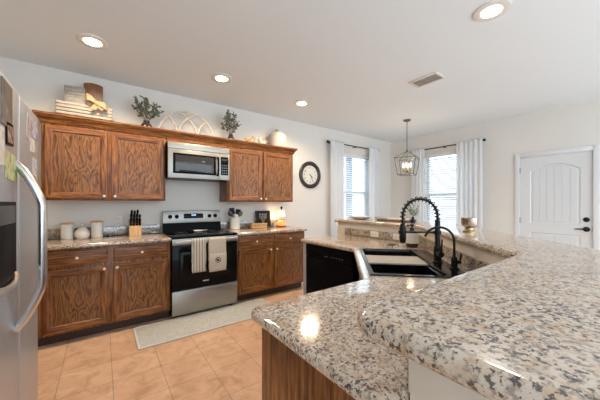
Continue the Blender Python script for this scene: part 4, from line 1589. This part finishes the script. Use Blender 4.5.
t = thing('wood_slab', (-0.09, 3.76, zt + 0.012), 'red-brown curved-top wooden board standing behind the burlap bow', 'board')
MWS = Matrix(((1, 0, 0, -0.080), (0, 0, -1, 3.760), (0, 1, 0, zt + 0.0125), (0, 0, 0, 1)))
top_ = [(-0.085 + 0.17 * k / 10, 0.455 + 0.018 * (1 - (2 * k / 10 - 1) ** 2)) for k in range(11)][::-1]
mb = MB(); mb.prism([(-0.085, 0.0), (0.085, 0.0)] + top_, -0.018, 0.018, mat=MWS); mb.build('board', BROWNWOOD, t)

t = thing('burlap_bow', (-0.05, 3.60, zt + 0.20), 'tan burlap bow draped on the front of the white crate', 'bow')


def cloth_strip(mb, pts, width, wdir, th=0.003):
    P = [Vector(p) for p in pts]
    W = Vector(wdir).normalized()
    for sgn in (0,):
        pass
    ra, rb, rc, rd = [], [], [], []
    for i, p in enumerate(P):
        tg = (P[min(i + 1, len(P) - 1)] - P[max(i - 1, 0)]).normalized()
        nn = tg.cross(W).normalized()
        wv = width[i] if isinstance(width, (list, tuple)) else width
        ra.append(mb._v(p + W * wv / 2 + nn * th)); rb.append(mb._v(p - W * wv / 2 + nn * th))
        rc.append(mb._v(p - W * wv / 2 - nn * th)); rd.append(mb._v(p + W * wv / 2 - nn * th))
    for i in range(len(P) - 1):
        for A, B in ((ra, rb), (rb, rc), (rc, rd), (rd, ra)):
            mb._f([A[i], B[i], B[i + 1], A[i + 1]])
    mb._f([ra[0], rb[0], rc[0], rd[0]]); mb._f([ra[-1], rb[-1], rc[-1], rd[-1]][::-1])


bc = Vector((-0.050, 3.572, zt + 0.215))
mb = MB()
for sgn, tiltz, Lp in ((-1, 0.055, 0.085), (1, -0.030, 0.085)):
    pts = []
    for k in range(13):
        a = 2 * pi * k / 12
        pts.append(bc + Vector((sgn * Lp * 0.5 * (1 - cos(a)), -0.012 - 0.018 * sin(a), tiltz * 0.5 * (1 - cos(a)) + 0.010 * sin(a))))
    wds = [0.022 + 0.055 * sin(pi * min(k, 12 - k) / 12) for k in range(13)]
    cloth_strip(mb, pts, wds, (0.0, 0.25, 1))
mb.build('loops', BURLAP, t)
mb = MB()
cloth_strip(mb, [bc + Vector(p) for p in ((0, -0.012, 0), (-0.012, -0.020, -0.03), (-0.028, -0.018, -0.07))], [0.03, 0.052, 0.060], (1, 0.1, 0.2))
cloth_strip(mb, [bc + Vector(p) for p in ((0, -0.012, 0), (0.03, -0.020, -0.025), (0.062, -0.018, -0.055))], [0.03, 0.05, 0.055], (0.8, 0.1, 0.6))
mb.build('tails', BURLAP, t)
mb = MB(); mb.sphere(bc + Vector((0, -0.020, 0)), 0.024, scale=(0.9, 0.8, 1.1)); mb.build('knot', BURLAP, t)


def potted_plant(x, y, label, tips, seed, pot_r=0.062, pot_h=0.145):
    rn = random.Random(seed)
    t = thing('potted_plant', (x, y, zt), label, 'plant')
    mb = MB(); mb.lathe([(0, 0), (pot_r * 0.75, 0), (pot_r * 1.0, pot_h * 0.3), (pot_r * 0.98, pot_h * 0.62), (pot_r * 0.55, pot_h * 0.88), (pot_r * 0.58, pot_h), (pot_r * 0.48, pot_h), (pot_r * 0.44, pot_h * 0.86), (0, pot_h * 0.84)], (x, y, zt), 24)
    mb.build('pot', DARKPOT, t)
    st, fo = sprig((x, y, zt + pot_h * 0.9), tips, 0.046, 0.027, 13, rn, 0.0028)
    st.build('stems', STEM, t); fo.build('foliage', LEAF, t)


def ptips(x, y, z, w, h, n, seed):
    rn = random.Random(seed)
    out = []
    for k in range(n):
        q = (k + 0.5) / n * 2 - 1
        out.append((x + w * q + rn.uniform(-0.02, 0.02), y + rn.uniform(-0.09, 0.05), z + h * (1 - 0.45 * q * q) + rn.uniform(-0.05, 0.03)))
    return out


potted_plant(0.425, 3.68, 'bushy grey-green plant in a dark pot between the white crate and the arch', ptips(0.432, 3.68, 2.17, 0.155, 0.385, 12, 5), 11)
potted_plant(1.485, 3.70, 'grey-green plant in a dark pot above the microwave end of the cabinets', ptips(1.455, 3.70, 2.19, 0.145, 0.41, 11, 9), 21, 0.052)

# arched tracery
t = thing('arch_window_decor', (0.90, 3.70, zt), 'whitewashed half-round window tracery leaning between the two plants', 'wall decor')
AR, ACX, AY = 0.345, 0.900, 3.72
mb = MB()


def arc_bar(mb, cx, r, a0, a1, y, n=30, clip=None):
    pts = []
    for k in range(n + 1):
        a = a0 + (a1 - a0) * k / n
        x_, z_ = cx + r * cos(a), r * sin(a)
        if z_ < -0.001 or (clip and (x_ ** 2 + z_ ** 2) > clip ** 2):
            continue
        pts.append((ACX + x_, y, zt + 0.013 + z_))
    if len(pts) > 2:
        mb.tube(pts, 0.012, 8, ell=((0, 1, 0), 0.014, 0.0115))


arc_bar(mb, 0, AR, 0, pi, AY)
mb.box(ACX - AR - 0.012, ACX + AR + 0.012, AY - 0.014, AY + 0.014, zt + 0.0005, zt + 0.022, 0.003)
mb.build('outer_arch', WHITEPAINT, t)
mb = MB()
for s_ in (1, -1):
    arc_bar(mb, s_ * -0.65 * AR, AR, 0, pi, AY, 60, AR * 0.99)
    arc_bar(mb, s_ * -1.35 * AR, AR, 0, pi, AY, 60, AR * 0.99)
mb.build('tracery', WHITEPAINT, t)


def bird(x, y, s, flip, m_body, m_tail, name, label):
    t = thing(name, (x, y, zt), label, 'figurine')
    mb = MB()
    mb.sphere((x, y, zt + 0.095 * s), 0.062 * s, scale=(1.15, 0.75, 0.95))
    mb.sphere((x + flip * 0.055 * s, y, zt + 0.155 * s), 0.034 * s, scale=(0.9, 0.85, 1.2))
    mb.tube([(x + flip * 0.03 * s, y, zt + 0.11 * s), (x + flip * 0.055 * s, y, zt + 0.16 * s)], [0.045 * s, 0.028 * s], 12)
    mb.build('body', m_body, t)
    mb = MB()
    for k in range(4):
        a = radians(35 + 22 * k)
        mb.tube([(x - flip * 0.05 * s, y, zt + 0.10 * s), (x - flip * (0.05 + 0.06 * cos(a)) * s, y, zt + (0.10 + 0.06 * sin(a)) * s), (x - flip * (0.05 + 0.09 * cos(a)) * s, y, zt + (0.10 + 0.075 * sin(a)) * s)], [0.016 * s, 0.014 * s, 0.006 * s], 8)
    mb.build('tail', m_tail, t)
    mb = MB()
    mb.sphere((x + flip * 0.055 * s, y, zt + 0.198 * s), 0.014 * s, scale=(1.3, 0.4, 1)); mb.sphere((x + flip * 0.062 * s, y, zt + 0.130 * s), 0.010 * s, scale=(0.7, 0.5, 1.3))
    mb.build('comb', RUST, t)
    mb = MB(); mb.lathe([(0.010 * s, 0), (0, 0.028 * s)], (x + flip * 0.084 * s, y, zt + 0.158 * s), 10, mat=Matrix.Rotation(flip * pi / 2, 4, 'Y')); mb.build('beak', LIDWOOD, t)
    mb = MB(); mb.lathe([(0, 0), (0.05 * s, 0), (0.046 * s, 0.014), (0.02 * s, 0.022), (0.016 * s, 0.05 * s), (0, 0.05 * s)], (x, y, zt), 16); mb.build('stand', m_body, t)


bird(1.775, 3.66, 0.80, 1, STRAW, STRAW, 'hen_figurine', 'straw-coloured upright hen figurine next to a plant pot')
bird(1.965, 3.66, 0.85, -1, WHITEPAINT, RUST, 'rooster_figurine', 'white and rust rooster figurine next to the stoneware crock')

t = thing('stoneware_crock', (2.285, 3.735, zt), 'large cream stoneware crock with knobbed lid on the wall cabinet', 'crock')
mb = MB(); mb.lathe([(0, 0), (0.138, 0), (0.146, 0.010), (0.146, 0.235), (0.138, 0.262), (0.114, 0.276), (0, 0.276)], (2.285, 3.735, zt), 36); mb.build('crock', STONEWARE, t)
mb = MB(); mb.lathe([(0, 0.2765), (0.112, 0.2765), (0.108, 0.290), (0.060, 0.312), (0.026, 0.322), (0.020, 0.334), (0.034, 0.348), (0.030, 0.360), (0, 0.366)], (2.285, 3.735, zt), 32); mb.build('lid', STONEWARE, t)

# ------------------------------------------------------------------ wall clock
ccx, ccz, CR = 3.067, 1.812, 0.247
t = thing('wall_clock', (ccx, WB, ccz), 'round wall clock with a wide dark rim and cream dial', 'clock')
RF = Matrix.Rotation(pi / 2, 4, 'X')
mb = MB(); mb.lathe([(0.0, 0.001), (CR * 0.96, 0.001), (CR, 0.012), (CR, 0.026), (CR * 0.93, 0.042), (CR * 0.84, 0.046), (CR * 0.76, 0.034), (CR * 0.71, 0.024), (CR * 0.70, 0.012), (0, 0.012)], (ccx, WB, ccz), 56, mat=RF)
mb.build('rim', CLOCKRIM, t)
mb = MB(); mb.lathe([(0, 0.0125), (CR * 0.695, 0.0125), (CR * 0.695, 0.0155), (0, 0.0155)], (ccx, WB, ccz), 48, mat=RF); dial = mb.build('dial', CLOCKFACE, t)
for h_ in range(1, 13):
    a = pi / 2 - h_ * pi / 6
    mb = MB()
    text_mesh(mb, str(h_), 0.048, Matrix.Translation((ccx + 0.135 * cos(a), WB - 0.0162, ccz + 0.135 * sin(a))) @ RF, depth=0.0004)
    mb.build('numeral', INK, dial)
for a_deg, ln, wd in ((-48, 0.085, 0.011), (62, 0.120, 0.008)):
    mb = MB()
    mb.M = Matrix.Translation((ccx, WB - 0.019 - 0.001 * (ln > 0.1), ccz)) @ Matrix.Rotation(radians(90 + a_deg if a_deg < 0 else a_deg), 4, 'Y')
    mb.box(-0.02, ln, -0.0008, 0.0008, -wd / 2, wd / 2)
    mb.build('hand', INK, t)
mb = MB(); mb.lathe([(0, 0.0155), (0.010, 0.0155), (0.010, 0.023), (0, 0.024)], (ccx, WB, ccz), 16, mat=RF); mb.build('hub', INK, t)

# ------------------------------------------------------------------ curtains, rods, blinds
def curtain(a0, a1, z0, z1, along_x, base, folds, amp, label, seed):
    rn = random.Random(seed)
    n = folds * 10
    pts = []
    for k in range(n + 1):
        q = k / n
        pts.append((a0 + (a1 - a0) * q, amp * sin(2 * pi * folds * q + 0.6 * sin(5 * q + seed)) * (0.75 + 0.25 * sin(9 * q + seed))))
    t = thing('curtain', ((a0 + a1) / 2, base, z0) if along_x else (base, (a0 + a1) / 2, z0), label, 'curtain')
    mb = MB()
    rows = []
    for z, f_ in ((z0, 1.1), (z0 + (z1 - z0) * 0.5, 1.0), (z1 - 0.16, 0.8), (z1 - 0.05, 0.5), (z1, 0.5)):
        row = []
        for s_, d in pts:
            off = -d * f_
            row.append(mb._v((s_, base + off, z) if along_x else (base + off, s_, z)))
        rows.append(row)
    for A, B in zip(rows, rows[1:]):
        for i in range(n):
            mb._f([A[i], A[i + 1], B[i + 1], B[i]])
    o = mb.build('fabric', SHEER, t)
    solidify(o, 0.003)
    return t


CB, CX_ = WB - 0.085, WR - 0.085
curtain(3.46, 3.83, 0.02, 2.492, True, CB - 0.042, 5, 0.026, 'sheer white curtain panel nearest the wall clock', 1)
curtain(4.57, 4.93, 0.02, 2.492, True, CB - 0.042, 5, 0.026, 'sheer white curtain panel on the corner side of the window beside the clock', 2)
curtain(2.99, 3.28, 0.02, 2.445, False, CX_ - 0.042, 4, 0.026, 'sheer white curtain panel on the corner side of the window by the door', 3)
curtain(1.93, 2.36, 0.02, 2.445, False, CX_ - 0.044, 5, 0.030, 'sheer white curtain panel nearest the white door', 4)


def rod(a0, a1, along_x, base, z, wall, label):
    t = thing('curtain_rod', ((a0 + a1) / 2, base, z) if along_x else (base, (a0 + a1) / 2, z), label, 'curtain rod')

    def P(s_, off=0.0, dz=0.0):
        return (s_, base + off, z + dz) if along_x else (base + off, s_, z + dz)
    mb = MB(); mb.tube([P(a0), P(a1)], 0.010, 12); mb.build('rod', MATTE, t)
    for s_, dirn in ((a0, -1), (a1, 1)):
        mb = MB(); mb.tube([P(s_), P(s_ + dirn * 0.012), P(s_ + dirn * 0.016), P(s_ + dirn * 0.045), P(s_ + dirn * 0.05)], [0.011, 0.013, 0.022, 0.024, 0.014], 12); mb.build('finial', MATTE, t)
    for s_ in (a0 + 0.04, (a0 + a1) / 2, a1 - 0.04):
        mb = MB(); mb.tube([P(s_, 0, -0.012), P(s_, wall - base - 0.002, -0.012)], 0.006, 8); mb.tube([P(s_, 0, -0.03), P(s_, 0, -0.008)], 0.012, 8); mb.build('bracket', MATTE, t)


rod(3.47, 4.93, True, CB, 2.462, WB, 'dark curtain rod over the window beside the clock')
rod(1.945, 3.27, False, CX_, 2.415, WR, 'dark curtain rod over the window by the door')


def blind(a0, a1, z0, z1, along_x, base, label):
    t = thing('window_blind', ((a0 + a1) / 2, base, z1) if along_x else (base, (a0 + a1) / 2, z1), label, 'blind')

    def bx(mb, s0, s1, d0, d1, zz0, zz1, b_=0.0, mat=None):
        if along_x:
            mb.box(s0, s1, base + d0, base + d1, zz0, zz1, b_, mat=mat)
        else:
            mb.box(base + d0, base + d1, s0, s1, zz0, zz1, b_, mat=mat)
    mb = MB(); bx(mb, a0 + 0.006, a1 - 0.006, -0.032, 0.030, z1 - 0.085, z1 - 0.003, 0.004); mb.build('headrail', SLAT, t)
    mb = MB()
    z = z0 + 0.05
    R_ = Matrix.Rotation(radians(42), 4, 'X') if along_x else Matrix.Rotation(radians(-42), 4, 'Y')
    while z < z1 - 0.10:
        bx(mb, a0 + 0.010, a1 - 0.010, -0.025, 0.025, z - 0.0015, z + 0.0015, 0, R_)
        z += 0.044
    mb.build('slats', SLAT, t)
    mb = MB(); bx(mb, a0 + 0.008, a1 - 0.008, -0.025, 0.025, z0 + 0.006, z0 + 0.024, 0.004); mb.build('bottom_rail', SLAT, t)
    mb = MB()
    for s_ in (a0 + 0.14, a1 - 0.14):
        bx(mb, s_ - 0.002, s_ + 0.002, -0.028, -0.0265, z0 + 0.02, z1 - 0.09)
    mb.build('ladder_cords', SLAT, t)


blind(W1[0], W1[1], W1[2], W1[3], True, WB + 0.042, 'white slatted blind in the window beside the clock')
blind(W2[0], W2[1], W2[2], W2[3], False, WR + 0.042, 'white slatted blind in the window by the door')

# ------------------------------------------------------------------ ceiling: downlights, vent, pendant
def downlight(loc, label):
    t = thing('downlight', loc, label, 'ceiling light', 'recessed ceiling downlights')
    x, y, z = loc
    mb = MB(); mb.lathe([(0.064, -0.001), (0.118, -0.001), (0.116, -0.008), (0.092, -0.014), (0.066, -0.010), (0.064, -0.001)], loc, 36); mb.build('trim_ring', PORCELAIN, t)
    mb = MB(); mb.lathe([(0.0645, -0.002), (0.062, -0.014), (0.046, -0.020), (0.022, -0.023), (0, -0.024)], loc, 32); mb.build('lens', LENS, t)
    l = bpy.data.lights.new('downlight_lamp', 'SPOT')
    l.energy = CAN_WATTS
    l.spot_size = radians(158)
    l.spot_blend = 0.55
    l.color = CAN_COLOR
    l.shadow_soft_size = 0.10
    lo = bpy.data.objects.new('downlight_lamp', l)
    COL.objects.link(lo)
    lo.parent = t
    lo.location = (0, 0, -0.05)
    return t


d0 = downlight((-0.07, 3.03, CH), 'lit recessed downlight above the refrigerator end of the cabinets')
dup(d0, (1.11, 3.04, CH), 'lit recessed downlight in front of the arch decor and microwave')
dup(d0, (2.32, 3.12, CH), 'lit recessed downlight in front of the stoneware crock')
d4 = dup(d0, (2.35, 0.78, CH), 'lit recessed downlight above the raised bar, alone near the vent')
for ch in d4.children:
    if ch.type == 'LIGHT':
        ch.data = ch.data.copy()
        ch.data.color = (1.0, 0.92, 0.82)
        ch.data.energy = 24

vx0, vx1, vy0, vy1 = 2.945, 3.165, 1.495, 1.835
t = thing('air_vent', ((vx0 + vx1) / 2, (vy0 + vy1) / 2, CH), 'rectangular slatted air vent in the ceiling', 'vent')
mb = MB()
for (a, b_, c, d) in ((vx0, vx0 + 0.03, vy0, vy1), (vx1 - 0.03, vx1, vy0, vy1), (vx0 + 0.03, vx1 - 0.03, vy0, vy0 + 0.03), (vx0 + 0.03, vx1 - 0.03, vy1 - 0.03, vy1)):
    mb.box(a, b_, c, d, CH - 0.014, CH - 0.001, 0.004)
mb.build('frame', PORCELAIN, t)
mb = MB(); mb.box(vx0 + 0.03, vx1 - 0.03, vy0 + 0.03, vy1 - 0.03, CH - 0.004, CH - 0.001); mb.build('backing', VENTDARK, t)
mb = MB()
for k in range(9):
    xx = vx0 + 0.040 + k * 0.0175
    mb.box(xx - 0.008, xx + 0.008, vy0 + 0.031, vy1 - 0.031, CH - 0.0105, CH - 0.0085, 0, mat=Matrix.Rotation(radians(35), 4, 'Y'))
mb.box(vx0 + 0.031, vx1 - 0.031, (vy0 + vy1) / 2 - 0.004, (vy0 + vy1) / 2 + 0.004, CH - 0.016, CH - 0.006)
mb.build('slats', VENTSLAT, t)

pxx, pyy = 4.264, 2.674
t = thing('lantern_pendant', (pxx, pyy, CH), 'open pewter lantern pendant with lit candle bulbs hanging by the corner', 'pendant lamp')
mb = MB(); mb.lathe([(0, -0.001), (0.062, -0.001), (0.062, -0.010), (0.045, -0.024), (0.012, -0.032), (0, -0.032)], (pxx, pyy, CH), 28); mb.build('canopy', PEWTER, t)
mb = MB(); cyl(mb, (pxx, pyy, CH - 0.03), (pxx, pyy, 2.20), 0.007, 10)
mb.lathe([(0, -0.02), (0.012, -0.02), (0.020, -0.005), (0.012, 0.02), (0.007, 0.03), (0, 0.03)], (pxx, pyy, 2.20), 16); mb.build('stem', PEWTER, t)
mb = MB()
rot_ = radians(20)


def cpt(h_, k, z):
    a = rot_ + pi / 4 + k * pi / 2
    return (pxx + h_ * sqrt(2) * cos(a), pyy + h_ * sqrt(2) * sin(a), z)


ha, hb, za, zb_ = 0.170, 0.128, 2.075, 1.790
for k in range(4):
    mb.tube([(pxx, pyy, 2.195), cpt(ha, k, za)], 0.0055, 8)
    mb.tube([cpt(ha, k, za), cpt(ha, k + 1, za)], 0.0065, 8)
    mb.tube([cpt(ha, k, za), cpt(hb, k, zb_)], 0.0065, 8)
    mb.tube([cpt(hb, k, zb_), cpt(hb, k + 1, zb_)], 0.0065, 8)
mb.build('cage', PEWTER, t)
mb = MB(); cyl(mb, (pxx, pyy, 2.19), (pxx, pyy, 1.845), 0.005, 8)
mb.lathe([(0, -0.018), (0.014, -0.014), (0.022, 0), (0.014, 0.014), (0, 0.018)], (pxx, pyy, 1.85), 16)
for k in range(4):
    a = k * pi / 2 + rot_
    mb.tube([(pxx, pyy, 1.85), (pxx + 0.035 * cos(a), pyy + 0.035 * sin(a), 1.832), (pxx + 0.062 * cos(a), pyy + 0.062 * sin(a), 1.858)], 0.0045, 8)
mb.build('arm_cluster', PEWTER, t)
for k in range(4):
    a = k * pi / 2 + rot_
    bx_, by_ = pxx + 0.062 * cos(a), pyy + 0.062 * sin(a)
    mb = MB(); mb.lathe([(0, 0), (0.016, 0), (0.018, 0.006), (0.010, 0.010), (0.010, 0.055), (0, 0.055)], (bx_, by_, 1.858), 14); c_ = mb.build('candle_sleeve', BRASS, t)
    mb = MB(); mb.lathe([(0.006, 0.0552), (0.017, 0.075), (0.019, 0.092), (0.012, 0.118), (0.003, 0.140), (0, 0.142)], (bx_, by_, 1.858), 14); mb.build('bulb', BULB, c_)
pl = bpy.data.lights.new('pendant_bulbs', 'POINT'); pl.energy = 3; pl.color = (1.0, 0.78, 0.52); pl.shadow_soft_size = 0.05
po = bpy.data.objects.new('pendant_bulbs', pl); COL.objects.link(po); po.parent = t; po.location = (0, 0, 1.99 - CH)

# ------------------------------------------------------------------ runner rug
t = thing('runner_rug', (1.0, 2.98, 0), 'pale grey runner rug on the tiles before the range', 'rug')
mb = MB(); mb.box(0.27, 1.72, 2.765, 3.235, 0.001, 0.010, 0.003); mb.build('pile', RUG, t)
mb = MB()
mb.box(0.252, 0.272, 2.748, 3.252, 0.0012, 0.0112, 0.004); mb.box(1.718, 1.738, 2.748, 3.252, 0.0012, 0.0112, 0.004)
mb.box(0.272, 1.718, 2.748, 2.766, 0.0012, 0.0112, 0.004); mb.box(0.272, 1.718, 3.234, 3.252, 0.0012, 0.0112, 0.004)
mb.build('binding', RUGEDGE, t)
